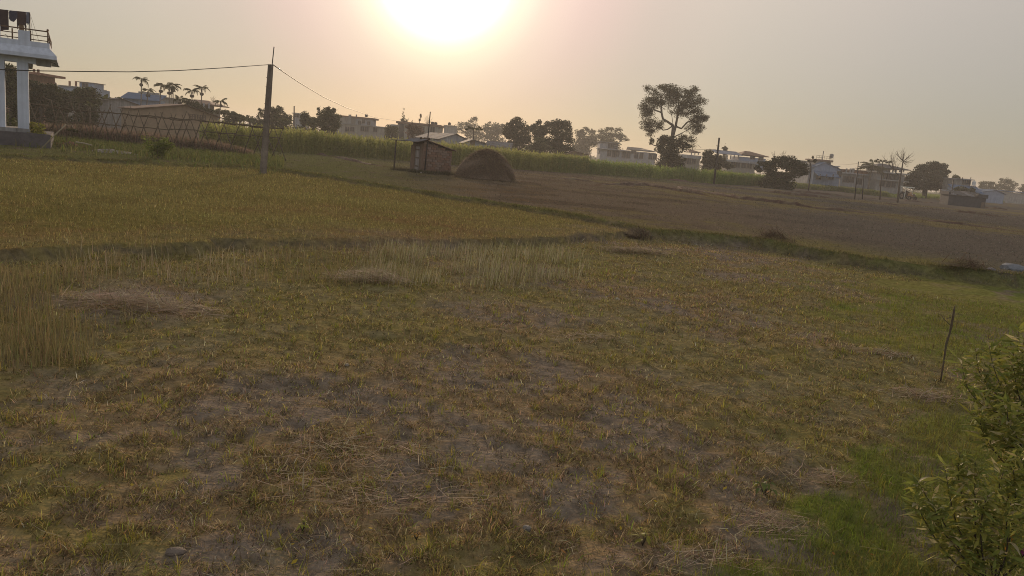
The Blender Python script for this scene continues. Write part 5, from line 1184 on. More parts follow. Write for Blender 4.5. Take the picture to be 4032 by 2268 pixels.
# ------------------------------------------------------------------ the brick hut
M_block = [mat('hut_block_%s' % k, c, .9, .3, 6.0, bump=.3) for k, c in (('red', (.23, .135, .095)), ('grey', (.235, .165, .13)), ('brown', (.19, .125, .09)))]
M_mortar = mat('mud_mortar', (.10, .075, .06), .95, .3, 5.0)
M_door = mat('grey_door', (.30, .27, .26), .8, .25, 4.0, streak=.3)
def build_hut():
    r_ = random.Random(21)
    base = gp(1700, 682, GZ); Y = base.y
    h = empty('brick_hut', (base.x, Y, hz(base.x, Y)-.02), R(28), 'small brick hut with tin roof and plank front beside the haystack', 'hut'); h.scale = (1.2, 1.16, 1.24)
    s = Y/FPX; W = 175*s*.62; D = 2.4
    # local x: along the blank block wall (to the right), local y: back. Left end carries the plank front and door
    x0, x1, y0, y1 = -0.62, 1.30, 0.0, D; ZE, ZR = 1.52, 1.98
    xm = x0+.05
    MB().prism([(x0+.06, 0), (x1-.06, 0), (x1-.06, ZE-.02), (xm+.12, ZR-.06), (x0+.06, ZR-.10)], 1, y0+.06, y1-.06).build('core_wall', M_mortar, h)
    bm = [MB().box(0, .30, 0, .07, 0, .135).mesh('block', m) for m in M_block]
    rows = 13
    for j in range(rows):
        z = j*.148; x = x0+(.0 if j % 2 else -.13)
        while x < x1-.04:
            a, b = max(x, x0), min(x+.30, x1); top = ZE+(ZR-ZE)*max(0, (x1-b))/(x1-xm)
            if b-a > .06 and z+.135 < top+.02:
                o = link('block', r_.choice(bm), h, (a, y0-.012+r_.uniform(-.006, .006), z)); o.scale = ((b-a-.014)/.30, 1, 1)
            x += .313
        y = y0+.075
        while y < y1-.08:
            if z+.135 < ZE:
                o = link('block', bm[(j+int(y*5)) % 3], h, (x1-.06, y, z)); o.rotation_euler = (0, 0, R(90)); o.location.x = x1+.012; o.scale = (min(.30, y1-y)/.32, 1, 1)
            y += .313
    # front with planks: a slanting return wall at the left
    f = empty('plank_front', (x0, y0, 0), R(0)); f.parent = h
    ang = R(90); ux, uy = math.cos(ang), math.sin(ang)
    def fp(u, d, z): return (ux*u - uy*d*-1*0 + d*(-uy), uy*u + d*ux, z)
    def plank(u0, u1, z0, z1, d, mt, name='plank', par=f):
        m = MB(); n = Vector((-uy, ux, 0))
        q = [Vector((ux*u, uy*u, z))+n*t for z in (z0, z1) for (u, t) in ((u0, d), (u1, d), (u1, d+.05), (u0, d+.05))]
        return m.hexa(q).build(name, mt, par)
    LW = 2.4
    u = 0.0
    while u < LW-.05:
        w = r_.uniform(.11, .17)
        if not (.62 < u+w/2 < 1.52):
            plank(u, min(u+w-.012, LW), 0, 1.62+.20*(1-u/LW)+r_.uniform(-.03, .02), 0, M_block[2] if r_.random() < .5 else M_wood)
        u += w
    plank(.62, .70, 0, 1.68, -.01, M_wood, 'door_post'); plank(1.44, 1.52, 0, 1.62, -.01, M_wood, 'door_post')
    d = plank(.71, 1.43, .10, 1.58, .005, M_door, 'door', h); d.location = (x0, y0, 0)
    for z in (.35, .85, 1.35): plank(.73, 1.41, z, z+.07, -.012+.06, M_wood, 'cross_bar', d)
    # roof of corrugated sheets, ridge across, left canopy on a post
    def sheet(p00, p10, p01, p11, mt, waves=9):
        m = MB(); vs, fs = [], []; n = waves*2
        for i in range(n+1):
            t = i/n; a = Vector(p00).lerp(Vector(p10), t); b = Vector(p01).lerp(Vector(p11), t); zz = .018*(1 if i % 2 else -1)
            for q in (a, b): vs += [q+Vector((0, 0, zz)), q+Vector((0, 0, zz+.012))]
        for i in range(n):
            o = i*4; fs += [(o+1, o+5, o+7, o+3), (o, o+2, o+6, o+4), (o, o+4, o+5, o+1), (o+2, o+3, o+7, o+6)]
        m.add(vs, fs); return m
    rf = empty('roof', (0, 0, 0)); rf.parent = h
    for k in range(3):
        a = -.22+k*.92; b = a+.96; j = .02*(k % 2)
        sheet((x1+.22, a, ZE+.03-.05+j), (x1+.22, b, ZE+.03-.05+j), (xm-.02, a, ZR+.05+j), (xm-.02, b, ZR+.05+j), M_tin).build('roof_sheet', M_tinbrown, rf)
        sheet((xm+.03, a, ZR+.06+j), (xm+.03, b, ZR+.06+j), (xm-.62-.05*k, a+.05, ZR-.14+j), (xm-.62-.05*k, b+.05, ZR-.14+j), M_tin).build('roof_sheet', M_tin, rf)
    sheet((xm-.55, 1.3, ZR-.10), (xm-.55, 2.6, ZR-.12), (xm-1.45, 1.3, ZR-.14), (xm-1.45, 2.55, ZR-.16), M_tin).build('canopy_sheet', M_tin, rf)
    MB().tube([(xm-1.32, 1.9, -.05), (xm-1.3, 1.9, ZR-.13)], [.055, .045], 6).build('canopy_post', M_bark, h, True)
    for k in range(5):
        q = (xm+r_.uniform(-.1, .25), r_.uniform(-.1, .9), ZR+.10); MB().lathe([(.01, -.05), (.10, -.02), (.12, .03), (.04, .08)], 7, q).build('roof_stone', M_mortar, rf)
    MB().tube([(xm+.06, y0-.05, -.05), (xm+.10, y0-.05, 1.2), (xm+.16, y0-.05, ZR+1.72)], [.045, .04, .03], 6).build('mast', M_iron, h, True)
    Mh = Matrix.Translation(h.location) @ Matrix.Rotation(R(28), 4, 'Z') @ Matrix.Scale(1.12, 4)
    for i, (lx, ly, w, lab) in enumerate(((-.55, -.55, .30, 'pale boulder lying by the hut mast'), (-.05, -.60, .34, 'long pale stone right of the boulder at the hut'), (-.95, -.45, .18, 'small light stone below the hut door'))):
        p = Mh @ Vector((lx, ly, 0)); stone(lab, (p.x, p.y), w, (.30, .26, .23), 40+i, 'stones at the foot of the hut')
    # dry weeds round the foot
    g = np.random.default_rng(4); n = 2600; lx = g.uniform(-2.2, 1.6, n); ly = g.uniform(-.9, -.1, n)+np.where(lx < -.6, (-.6-lx)*1.5, 0)
    pts = np.array([tuple(Mh @ Vector((a, b, 0))) for a, b in zip(lx, ly)]); pts[:, 2] = height(pts[:, 0], pts[:, 1])
    C = mixc(np.array((.13, .10, .07)), np.array((.09, .10, .04)), g.random(n))
    stuff('hut_weeds', [blades(pts, g.uniform(.1, .38, n), np.full(n, .03), np.abs(g.normal(.3, .3, n)), g.uniform(0, 6.283, n), g.uniform(0, .9, n), vary(C, .2, n))], M_grass, 'scrubby dry weeds round the foot of the brick hut')
def stone(label, xy, w, c, seed, group=None, flat=.6):
    r_ = random.Random(seed); g = np.random.default_rng(seed)
    import bmesh
    bm = bmesh.new(); bmesh.ops.create_icosphere(bm, subdivisions=2, radius=w*.5)
    ax = (r_.uniform(.8, 1.4), r_.uniform(.7, 1.0), flat*r_.uniform(.8, 1.1))
    for v in bm.verts:
        k = 1+.28*(float(vnoise(np.array([v.co.x/w*3+seed]), np.array([v.co.y/w*3+v.co.z/w*4]), seed)[0])-.5)*2
        v.co = Vector((v.co.x*ax[0]*k, v.co.y*ax[1]*k, max(v.co.z*ax[2]*k, -w*.2)))
    me = bpy.data.meshes.new('stone'); bm.to_mesh(me); bm.free(); me.materials.append(mat('stone_%d' % seed, c, .9, .3, 9.0, bump=.4))
    o = link('stone', me, None, (xy[0], xy[1], hz(*xy)+w*.10)); o.rotation_euler = (0, 0, r_.uniform(0, 6)); return tag(o, label, 'stone', group)
build_hut()

# ------------------------------------------------------------------ the haystack
def build_haystack():
    base = gp(1906, 704, GZ); Y = base.y; s = Y/FPX; g = np.random.default_rng(8)
    z0 = hz(base.x, Y+1.2); b = Vector((base.x, Y+1.35, z0-.05))
    h = empty('haystack', b, 0, 'big rounded brown haystack between the brick hut and the maize', 'haystack')
    Rr = 112*s; H = 118*s
    prof = [(1.0, 0), (1.0, .08), (.97, .2), (.90, .36), (.80, .52), (.66, .68), (.50, .81), (.34, .91), (.16, .975), (.02, 1.0)]
    n = 40; V = []; 
    for (r, z) in prof:
        for k in range(n):
            a = 2*math.pi*k/n; w = 1+.13*(float(vnoise(np.array([math.cos(a)*2+5]), np.array([math.sin(a)*2+z*3]), 3)[0])-.5)*2
            V.append((Rr*r*w*math.cos(a)+Rr*.02*z, Rr*r*w*math.sin(a)*.95, H*z))
    F = [(i*n+k, i*n+(k+1) % n, (i+1)*n+(k+1) % n, (i+1)*n+k) for i in range(len(prof)-1) for k in range(n)]
    m = MB(); m.add(V, F); m.build('core', mat('hay_core', (.22, .16, .115), .95, .4, 8.0, bump=.6), h, True)
    N = 26000; a = g.uniform(0, 6.283, N); z = g.random(N)**.9; r = np.interp(z, [p[1] for p in prof], [p[0] for p in prof])
    P = np.stack([Rr*r*np.cos(a)+Rr*.02*z, Rr*r*np.sin(a)*.95, H*z+.03], 1)*(1+g.normal(0, .012, N))[:, None]
    C = mixc(np.array((.215, .155, .105)), np.array((.36, .27, .18)), g.random(N))
    v, f, c = blades(P, g.uniform(.15, .45, N), np.full(N, .022), g.uniform(1.0, 2.6, N), a+g.normal(0, .9, N), g.uniform(-.3, .5, N), vary(C, .2, N), 1)
    o = link('straw', mesh_np('straw', v, f, M_straw, c), h); o['kind'] = 'stuff'
    N = 3500; a = g.uniform(0, 6.283, N); r = Rr*(1+np.abs(g.normal(0, .14, N))); P = np.stack([b.x+r*np.cos(a), b.y+r*np.sin(a), 0*a], 1); P[:, 2] = height(P[:, 0], P[:, 1])+.01
    stuff('loose_hay', [blades(P, g.uniform(.1, .4, N), np.full(N, .02), g.uniform(1.2, 1.55, N), g.uniform(0, 6.283, N), np.zeros(N), vary(np.tile(np.array((.19, .14, .08)), (N, 1)), .25, N), 1)], M_straw, 'loose hay scattered round the foot of the haystack')
build_haystack()

# ------------------------------------------------------------------ tractor and driver
def build_tractor():
    base = gp(3572, 786, GZ); Y = base.y; b = Vector((base.x, Y, hz(base.x, Y)))
    M_body = mat('tractor_body', (.10, .085, .075), .55, .25, 4.0); M_orange = mat('tractor_faded_orange', (.34, .20, .10), .6, .3, 5.0); M_tyre = mat('tyre_rubber', (.025, .024, .024), .9, .3, 8.0)
    M_canopy = mat('canopy_sheet', (.55, .56, .50), .6, .2, 4.0); M_lamp = mat('lamp_glass', (.75, .75, .72), .2, .05, 4.0); M_rim = mat('rim', (.22, .20, .17), .7, .3, 5.0)
    t = empty('tractor', b, R(14), 'old tractor with flat canopy driving on the field edge', 'tractor'); t.scale = (1.1, 1.1, 1.1)
    def wheel(x, y, r, w):
        wl_ = MB(); n = 20
        prof = [(r*.60, -w/2), (r*.93, -w/2), (r, -w*.35), (r, w*.35), (r*.93, w/2), (r*.60, w/2)]
        vs = [(x+o_, y+rr*math.cos(2*math.pi*k/n), r+rr*math.sin(2*math.pi*k/n)) for rr, o_ in prof for k in range(n)]
        fs = [(i*n+k, i*n+(k+1) % n, (i+1)*n+(k+1) % n, (i+1)*n+k) for i in range(len(prof)-1) for k in range(n)]
        wl_.add(vs, fs)
        for k in range(n):
            a = 2*math.pi*k/n; c = Vector((x, y+r*math.cos(a), r+r*math.sin(a))); wl_.tube([c+Vector((-w*.45, 0, 0)), c+Vector((w*.45, .03*math.cos(a+1.5), .03*math.sin(a+1.5)))], .028, 4)
        wo_ = wl_.build('wheel', M_tyre, t)
        rim = MB(); rim.add([(x+q, y+r*.6*math.cos(2*math.pi*k/n), r+r*.6*math.sin(2*math.pi*k/n)) for q in (-w*.3, w*.3) for k in range(n)], [tuple(range(n)), tuple(range(n, 2*n))[::-1]]+[(k, (k+1) % n, n+(k+1) % n, n+k) for k in range(n)])
        rim.build('rim', M_rim, wo_)
        MB().tube([(x-w*.4, y, r), (x+w*.4, y, r)], r*.16, 8).build('hub', M_body, wo_)
    for sx in (-1, 1): wheel(sx*.72, .55, .66, .34); wheel(sx*.60, -1.25, .36, .20)
    MB().box(-.17, .17, -1.35, .7, .45, .80).build('chassis', M_body, t)
    m = MB(); m.hexa([(-.27, -1.55, .66), (.27, -1.55, .66), (.30, -.25, .70), (-.30, -.25, .70), (-.23, -1.50, 1.16), (.23, -1.50, 1.16), (.27, -.25, 1.26), (-.27, -.25, 1.26)]); hood = m.build('hood', M_orange, t)
    MB().box(-.20, .20, -1.575, -1.553, .70, 1.10).build('grille', M_body, hood)
    for sx in (-1, 1): MB().lathe([(.02, 0), (.075, .0), (.08, .05), (.03, .07)], 10).build('headlight', M_lamp, hood, True, (sx*.31, -1.40, 1.05)).rotation_euler = (R(90), 0, 0)
    MB().tube([(-.62, -1.25, .36), (.62, -1.25, .36)], .06, 8).build('front_axle', M_body, t); MB().tube([(-.72, .55, .66), (.72, .55, .66)], .09, 8).build('rear_axle', M_body, t)
    for sx in (-1, 1):
        f = MB(); n = 7; vs = []
        for k in range(n):
            a = math.pi*(.12+.62*k/(n-1)); yy, zz = .55-.76*math.cos(a), .66+.76*math.sin(a); vs += [(sx*.52, yy, zz), (sx*.94, yy, zz), (sx*.94, yy, zz+.04), (sx*.52, yy, zz+.04)]
        fs = [(k*4+i, k*4+(i+1) % 4, k*4+4+(i+1) % 4, k*4+4+i) for k in range(n-1) for i in range(4)]+[(0, 1, 2, 3), (n*4-1, n*4-2, n*4-3, n*4-4)]
        f.add(vs, fs); fd = f.build('fender', M_orange if sx > 0 else M_body, t)
        MB().lathe([(.02, 0), (.06, 0), (.06, .04), (.02, .05)], 8).build('fender_lamp', M_lamp, fd, True, (sx*.80, .0, 1.38))
    MB().box(-.24, .24, .35, .78, .98, 1.06).build('seat', M_tyre, t); MB().box(-.24, .24, .74, .82, 1.06, 1.40).build('seat_back', M_tyre, t)
    MB().tube([(0, -.25, 1.15), (0, .05, 1.42)], .025, 6).build('steering_column', M_body, t)
    MB().tube([(.19*math.cos(2*math.pi*k/14), .05+.12*math.sin(2*math.pi*k/14), 1.42+.13*math.sin(2*math.pi*k/14)) for k in range(15)], .018, 5).build('steering_wheel', M_body, t)
    MB().tube([(.20, -.9, 1.2), (.20, -.9, 1.95)], .035, 7).build('exhaust_pipe', M_body, t)
    for x, y in ((-.80, .95), (.80, .95), (-.80, -.15), (.80, -.15)): MB().tube([(x, y, .95 if y > 0 else .62), (x*.97, y, 2.22)], .045, 6).build('canopy_post', M_canopy, t)
    c = MB(); c.hexa([(-.88, -.45, 2.20), (.88, -.45, 2.20), (.88, 1.15, 2.20), (-.88, 1.15, 2.20), (-.84, -.40, 2.36), (.84, -.40, 2.36), (.84, 1.10, 2.36), (-.84, 1.10, 2.36)]); c.build('canopy', M_canopy, t)
    MB().box(-1.02, -.96, -.35, -.25, .15, 1.2).build('side_bar', M_canopy, t)
    # the driver: one continuous skinned body, sitting, hands on the wheel
    def skin(name, pts, edges, rad, mt, parent=None, root=0):
        me = bpy.data.meshes.new(name); me.from_pydata(pts, edges, []); ob = link(name, me, parent)
        ob.modifiers.new('s', 'SKIN'); sd = ob.modifiers.new('d', 'SUBSURF'); sd.levels = sd.render_levels = 2
        for i, v in enumerate(me.skin_vertices[0].data):
            v.radius = rad[i] if isinstance(rad[i], tuple) else (rad[i], rad[i]); v.use_root = (i == root)
        dg = bpy.context.evaluated_depsgraph_get(); me2 = bpy.data.meshes.new_from_object(ob.evaluated_get(dg)); ob.modifiers.clear(); ob.data = me2
        me2.materials.clear(); me2.materials.append(mt); me2.polygons.foreach_set('use_smooth', [True]*len(me2.polygons)); return ob
    M_cloth = mat('dark_red_shirt', (.045, .022, .022), .9, .2, 6.0); M_skin = mat('skin', (.14, .08, .055), .6, .1, 6.0); M_hair = mat('hair', (.012, .010, .009), .7, .1, 6.0); M_trs = mat('dark_trousers', (.03, .03, .035), .9, .2, 6.0)
    pts = [(0, .58, 1.10), (0, .58, 1.28), (0, .55, 1.46), (0, .54, 1.60), (0, .52, 1.68), (0, .50, 1.76), (0, .49, 1.83)]
    ed = [(0, 1), (1, 2), (2, 3), (3, 4), (4, 5), (5, 6)]; rad = [(.17, .12), (.155, .11), (.17, .11), (.12, .09), .05, (.075, .09), (.07, .08)]
    for sx in (-1, 1):
        o = len(pts); pts += [(sx*.19, .54, 1.56), (sx*.25, .40, 1.36), (sx*.16, .14, 1.42), (sx*.14, .07, 1.44)]; ed += [(3, o), (o, o+1), (o+1, o+2), (o+2, o+3)]; rad += [.07, .055, .042, .04]
        o = len(pts); pts += [(sx*.13, .42, 1.10), (sx*.18, .08, 1.12), (sx*.19, .02, .80), (sx*.19, -.08, .76)]; ed += [(0, o), (o, o+1), (o+1, o+2), (o+2, o+3)]; rad += [.09, .07, .05, .04]
    me = empty('person', b, R(14), 'driver in dark shirt sitting on the tractor under the canopy', 'person'); me.scale = (1.1, 1.1, 1.1)
    skin('body', pts, ed, rad, M_cloth, me)
    hd = MB().lathe([(.01, -.125), (.055, -.11), (.075, -.05), (.082, .02), (.075, .075), (.045, .115), (.01, .125)], 14).build('head', M_skin, me, True, (0, .49, 1.83)); hd.scale = (.95, 1.12, 1)
    MB().lathe([(.084, .02), (.088, .06), (.06, .11), (.01, .135)], 14).build('hair', M_hair, hd, True)
    MB().add([(-.012, -.075, .0), (.012, -.075, .0), (0, -.105, -.02), (0, -.075, .03)], [(0, 2, 3), (1, 3, 2), (0, 1, 2)]).build('nose', M_skin, hd)
build_tractor()

# ------------------------------------------------------------------ foreground: straw, stubble, stick, stones, shrubs
STRAW_A, STRAW_B = np.array((.28, .205, .14)), np.array((.48, .38, .27))
def straw_heap(label, px, py, rx, ry, hh, n, seed, z=0.0, lmax=.45, name='straw_heap', colr=None):
    g = np.random.default_rng(seed); c = gp(px, py, z); c.z = hz(c.x, c.y)
    d = np.hypot(c.x, c.y)
    a = g.uniform(0, 6.283, n); r = np.sqrt(g.random(n))*(.35+.65*g.random(n)); x = rx*r*np.cos(a); y = ry*r*np.sin(a)
    lift = hh*np.exp(-((x/rx)**2+(y/ry)**2)*2.2)*g.random(n)
    L = g.uniform(.12, lmax, n); az = g.normal(.1, .7, n)+np.where(g.random(n) < .5, math.pi, 0)
    P = np.stack([c.x+x-np.cos(az)*L*.5, c.y+y-np.sin(az)*L*.5, 0*x], 1)
    lx = P[:, 0]+np.cos(az)*L*.5; ly = P[:, 1]+np.sin(az)*L*.5
    P[:, 2] = height(lx, ly)+lift+.012
    lean = np.where(g.random(n) < .08, g.uniform(.5, 1.2, n), g.uniform(1.38, 1.62, n))
    C = mixc(colr[0] if colr else STRAW_A, colr[1] if colr else STRAW_B, g.random(n)**1.5)
    v, f, cc = blades(P-np.array(c), L, (.0026+.00045*d)*g.uniform(.6, 1.4, n), lean, az, g.normal(0, .25, n), vary(C, .3, n))
    o = link(name, mesh_np(name, v, f, M_straw, cc), None, c)
    return tag(o, label, 'straw heap', 'straw heaps left on the field')
straw_heap('broad low heap of reddish straw behind the tall stubble at left', 540, 1210, 1.3, .55, .22, 1100, 1, lmax=.6)
straw_heap('small rounded heap of pale straw in front of the standing stubble', 1450, 1110, .95, .42, .22, 750, 2, lmax=.55)
straw_heap('flattened grey straw heap near the corner where the banks meet', 2500, 995, 1.5, .6, .14, 1000, 3)
straw_heap('loose scatter of long pale straws in the nearest field centre, upper half', 1380, 1790, 1.05, .6, .07, 190, 4, lmax=.38)
straw_heap('loose scatter of long pale straws in the nearest field centre, lower half', 1480, 1960, 1.1, .5, .07, 190, 5, lmax=.38)
straw_heap('crumpled straw patch beside the green strip, nearest the camera', 3010, 2080, .46, .30, .07, 150, 6, lmax=.3)
straw_heap('crumpled straw patch further up beside the green strip', 3240, 1900, .46, .25, .05, 140, 7, lmax=.3)
straw_heap('thin straws strewn along the lower edge near the camera', 2760, 2235, .7, .22, .05, 80, 8, lmax=.4)
straw_heap('pale straw patch left of the leaning stick', 3480, 1400, .65, .35, .05, 260, 9, lmax=.35)
straw_heap('straw litter round the foot of the leaning stick', 3640, 1560, .7, .4, .05, 420, 10, lmax=.3)
straw_heap('thin straw wisps right of the field centre', 2300, 1330, .9, .4, .04, 150, 11, lmax=.5)
BRUSH = (np.array((.10, .065, .045)), np.array((.17, .11, .075)))
straw_heap('dark brown dry brush heap where the two banks meet', 2515, 918, .55, .35, .40, 900, 12, .2, .45, 'brush_heap', BRUSH)
straw_heap('long heap of dry twigs and brush on the right bank', 3050, 948, .9, .35, .28, 1000, 13, .3, .6, 'brush_heap', BRUSH)
straw_heap('thin reddish brush heap on the bank near the right edge', 3800, 1078, .9, .3, .25, 800, 14, .2, .5, 'brush_heap', BRUSH)

def build_stubble():
    g = np.random.default_rng(31); parts = []
    def patch(n, x0, x1, y0, y1, z, hmin, hmax, cA, cB, leanm=.1, dirn=None):
        px = g.uniform(x0, x1, n)+g.normal(0, 45, n); py = g.uniform(y0, y1, n)+g.normal(0, 10, n)
        P = np.array([tuple(gp(a, b, z)) for a, b in zip(px, py)])
        dens = fbm(P[:, 0]*1.2, P[:, 1]*1.2, 90); k = dens > .40; P = P[k]; m = len(P)
        P[:, 2] = height(P[:, 0], P[:, 1])-.01; r = np.hypot(P[:, 0], P[:, 1])
        az = g.uniform(0, 6.283, m) if dirn is None else g.normal(dirn, .8, m)
        parts.append(blades(P, g.uniform(hmin, hmax, m), .0035+.00035*r, np.abs(g.normal(0, leanm, m)), az, g.uniform(0, .35, m), vary(mixc(cA, cB, g.random(m)), .2, m)))
    tan, gre, pale = np.array((.31, .225, .11)), np.array((.22, .21, .08)), np.array((.43, .36, .24))
    patch(2700, -150, 330, 1080, 1450, 0, .10, .34, tan*1.15, gre, .14); patch(700, -100, 560, 1060, 1330, 0, .08, .26, tan, gre, .2)
    patch(4300, 1450, 2290, 985, 1125, 0, .18, .38, pale*1.1, gre*1.2, .16, .6); patch(1500, 1050, 1600, 985, 1120, 0, .12, .30, tan, gre, .25)
    patch(900, 250, 1200, 1010, 1120, 0, .15, .38, tan, pale, .25); patch(500, 2200, 2600, 940, 1000, 0, .1, .3, tan, gre, .25)
    stuff('crop_stubble', parts, M_straw, 'standing cut stalks in patches along the terrace step')
    # broken single straws lying everywhere
    n = 2600; x, y, r = in_view(n, 3.2, 22, 1.4); d1, d2 = offsets(x, y); k = (d1 < -.1) & (d2 < -.2); x, y, r = x[k], y[k], r[k]; n = len(x)
    P = np.stack([x, y, height(x, y)+.022], 1)
    a = blades(P, g.uniform(.06, .30, n), .0026+.0002*r, g.uniform(1.25, 1.58, n), g.uniform(0, 6.283, n), g.normal(0, .15, n), vary(mixc(STRAW_A, STRAW_B, g.random(n)), .25, n))
    stuff('loose_straw', [a], M_straw, 'single dry straws strewn over the near field')
    # fallen yellow leaves
    n = 130; x, y, r = in_view(n, 3.3, 9, 1.4); P = np.stack([x, y, height(x, y)+.03], 1)
    V, F, C = [], [], []
    for i in range(n):
        a = g.uniform(0, 6.28); s = g.uniform(.012, .028); u = np.array((math.cos(a), math.sin(a), g.uniform(-.4, .4))); w = np.array((-math.sin(a), math.cos(a), g.uniform(-.4, .6)))*.55
        o = len(V); V += [P[i]-u*s, P[i]+w*s, P[i]+u*s, P[i]-w*s]; F.append((o, o+1, o+2, o+3)); C += [np.array(random.Random(i).choice(((.45, .34, .05), (.40, .20, .06), (.30, .28, .06))))]*4
    o = link('fallen_leaves', mesh_np('fallen_leaves', np.array(V), np.array(F), M_grass, np.array(C))); tag(o, 'tiny fallen yellow leaves strewn over the near field', 'leaves', kind='stuff')
build_stubble()

def build_stick():
    b = gp(3700, 1502, 0); b.z = hz(b.x, b.y); Y = b.y
    def P(px, py, dy=0): return at(px, py, Y+dy)-b
    s = empty('leaning_stick', b, 0, 'thin crooked stick standing in the grass near the lower right shrub', 'stick')
    k = .483
    q = [(215, 620), (235, 500), (252, 380), (262, 315), (285, 245), (300, 180), (312, 120), (325, 40), (333, 5)]
    pts = [P(3600+a*k, 1200+c*k) for a, c in q]; pts[0].z = -.08
    MB().tube(pts, [.011, .011, .012, .017, .013, .016, .016, .014, .004], 8).build('stem', M_stick, s, True)
    MB().tube([P(3600+300*k, 1200+100*k), P(3600+265*k, 1200+115*k)], [.006, .003], 5).build('twig', M_stick, s)
    MB().tube([P(3600+298*k, 1200+170*k), P(3600+245*k, 1200+120*k), P(3600+210*k, 1200+70*k)], [.005, .004, .002], 5).build('twig', M_stick, s)
M_stick = mat('stick_bark', (.115, .085, .055), .85, .4, 20.0, dark=(.10, .10, .05))
build_stick()

stone('pale oval stone lying in the open field right of centre', gp(2430, 1180, 0)[:2], .10, (.40, .36, .30), 1, None)
stone('brown clod-like stone near the lower left corner', gp(690, 2172, 0)[:2], .09, (.20, .16, .13), 2, None, .8)
stone('grey pebble low in the field right of the straw scatter', gp(2075, 2095, 0)[:2], .07, (.22, .20, .18), 3)
stone('small pale pebble left of the field centre', gp(1365, 1437, 0)[:2], .06, (.38, .34, .28), 4)
stone('grey broken rock slab at the end of the bank, right edge', gp(3975, 1078, .2)[:2], .6, (.22, .23, .25), 5, None, .5)
stone('second grey rock beside the broken slab at the right edge', gp(3900, 1084, .2)[:2], .35, (.20, .20, .22), 6, None, .5)
# rubble, sand and planks beside the porch
def mound(name, label, px, py, rx, ry, hh, c, seed, cat='mound'):
    b = gp(px, py, GZ); n, m = 26, 8; V = []
    for j in range(m+1):
        r = j/m
        for k in range(n):
            a = 2*math.pi*k/n; x = b.x+rx*r*math.cos(a); y = b.y+ry*r*math.sin(a)
            V.append((x-b.x, y-b.y, hz(x, y)-GZ-.03+hh*(1-r*r)*(.6+.8*float(fbm(np.array([x*3]), np.array([y*3]), seed)[0]))))
    o = MB().add(V, [(j*n+k, j*n+(k+1) % n, (j+1)*n+(k+1) % n, (j+1)*n+k) for j in range(m) for k in range(n)]).build(name, mat(name, c, .95, .45, 6.0, bump=.6), None, True, (b.x, b.y, GZ))
    return tag(o, label, cat)
mound('sand_mound', 'low grey heap of sand right of the porch plinth', 445, 598, 1.5, .8, .22, (.26, .23, .20), 3)
mound('rubble_heap', 'dark heap of brick rubble against the porch plinth', 275, 578, .75, .5, .35, (.12, .085, .075), 4)
def plank(label, a, b, Y, r=.05):
    p = at(*a, Y); q = at(*b, Y-.3); p.z = max(p.z, hz(p.x, p.y)+.03); o = tube_obj('bamboo_pole', [(0, 0, 0), (q-p)*.5+Vector((0, 0, .02)), q-p], [r, r*.9, r*.7], M_palestick); o.location = p; return tag(o, label, 'pole', 'loose poles by the porch')
M_palestick = mat('pale_bamboo', (.30, .26, .18), .7, .3, 8.0)
plank('pale pole lying on the rubble heap', (300, 560), (362, 572), 36.5, .045)
plank('pale bent pole leaning on the porch plinth corner', (260, 490), (160, 588), 35.2, .03)
def build_rubble():
    g = random.Random(6); b = gp(275, 578, GZ)
    for k in range(14):
        x, y = b.x+g.uniform(-.7, .9), b.y+g.uniform(-.45, .3)
        o = MB().box(-.11, .11, -.055, .055, -.035, .035).build('brick', M_brick); o.location = (x, y, hz(x, y)+.10+.25*math.exp(-((x-b.x)/.5)**2)*g.random()+.02); o.rotation_euler = (g.uniform(-.6, .6), g.uniform(-.6, .6), g.uniform(0, 3))
        tag(o, 'loose red brick tumbled on the rubble beside the porch plinth', 'brick', 'bricks on the rubble heap')
build_rubble()
def build_sapling():
    b = gp(262, 575, GZ); b.z = hz(b.x, b.y); Y = b.y; r_ = random.Random(2)
    t = empty('wilted_sapling', b, 0, 'wilted sapling tied to a thin stake beside the porch plinth', 'sapling')
    def P(px, py): return at(px, py, Y)-b
    MB().tube([(0, 0, 0), P(264, 470), P(268, 440)], [.03, .025, .02], 6).build('stake', M_bamboo, t, True)
    MB().tube([P(262, 492), P(283, 490), P(286, 500), P(302, 520)], [.02, .018, .014, .01], 5).build('drooping_stem', M_palestick, t, True)
    link('foliage', leaf_cloud('foliage', [np.array(P(285, 512)), np.array(P(298, 518)), np.array(P(270, 512))], [np.array((.22, .15, .10))]*3, 130, .14, (.05, .055, .022), (.08, .08, .03), 3), t)
build_sapling()

# ------------------------------------------------------------------ the leafy shrubs, lower right
def lance_leaf(seed, L=1.0, W=.24):
    r_ = random.Random(seed); V = []; curl = r_.uniform(.15, .55)
    for k in range(6):
        t = k/5; w = W*.5*math.sin(math.pi*min(.985, .06+.93*t**.85)); x = L*t; z = .10*math.sin(t*3)-curl*t*t*L
        V += [(x, -w, z+.3*w), (x, 0, z), (x, w, z+.3*w)]
    F = [q for k in range(5) for q in ((k*3, k*3+1, k*3+4, k*3+3), (k*3+1, k*3+2, k*3+5, k*3+4))]
    return V, F
LEAF_M = {}
for cn, cc in (('green', (.20, .225, .05)), ('olive', (.32, .30, .065)), ('pale', (.50, .43, .25)), ('orange', (.42, .20, .03))):
    mt_ = mat('shrub_leaf_'+cn, cc, .5, .25, 30.0, spec=.4, trans=.45)
    LEAF_M[cn] = []
    for k in range(4):
        V, F = lance_leaf(k*7+len(cn)); m = MB(); m.add(V, F); LEAF_M[cn].append(m.mesh('leaf', mt_, True))
M_stemdark = mat('shrub_stem', (.06, .045, .03), .8, .3, 20.0)
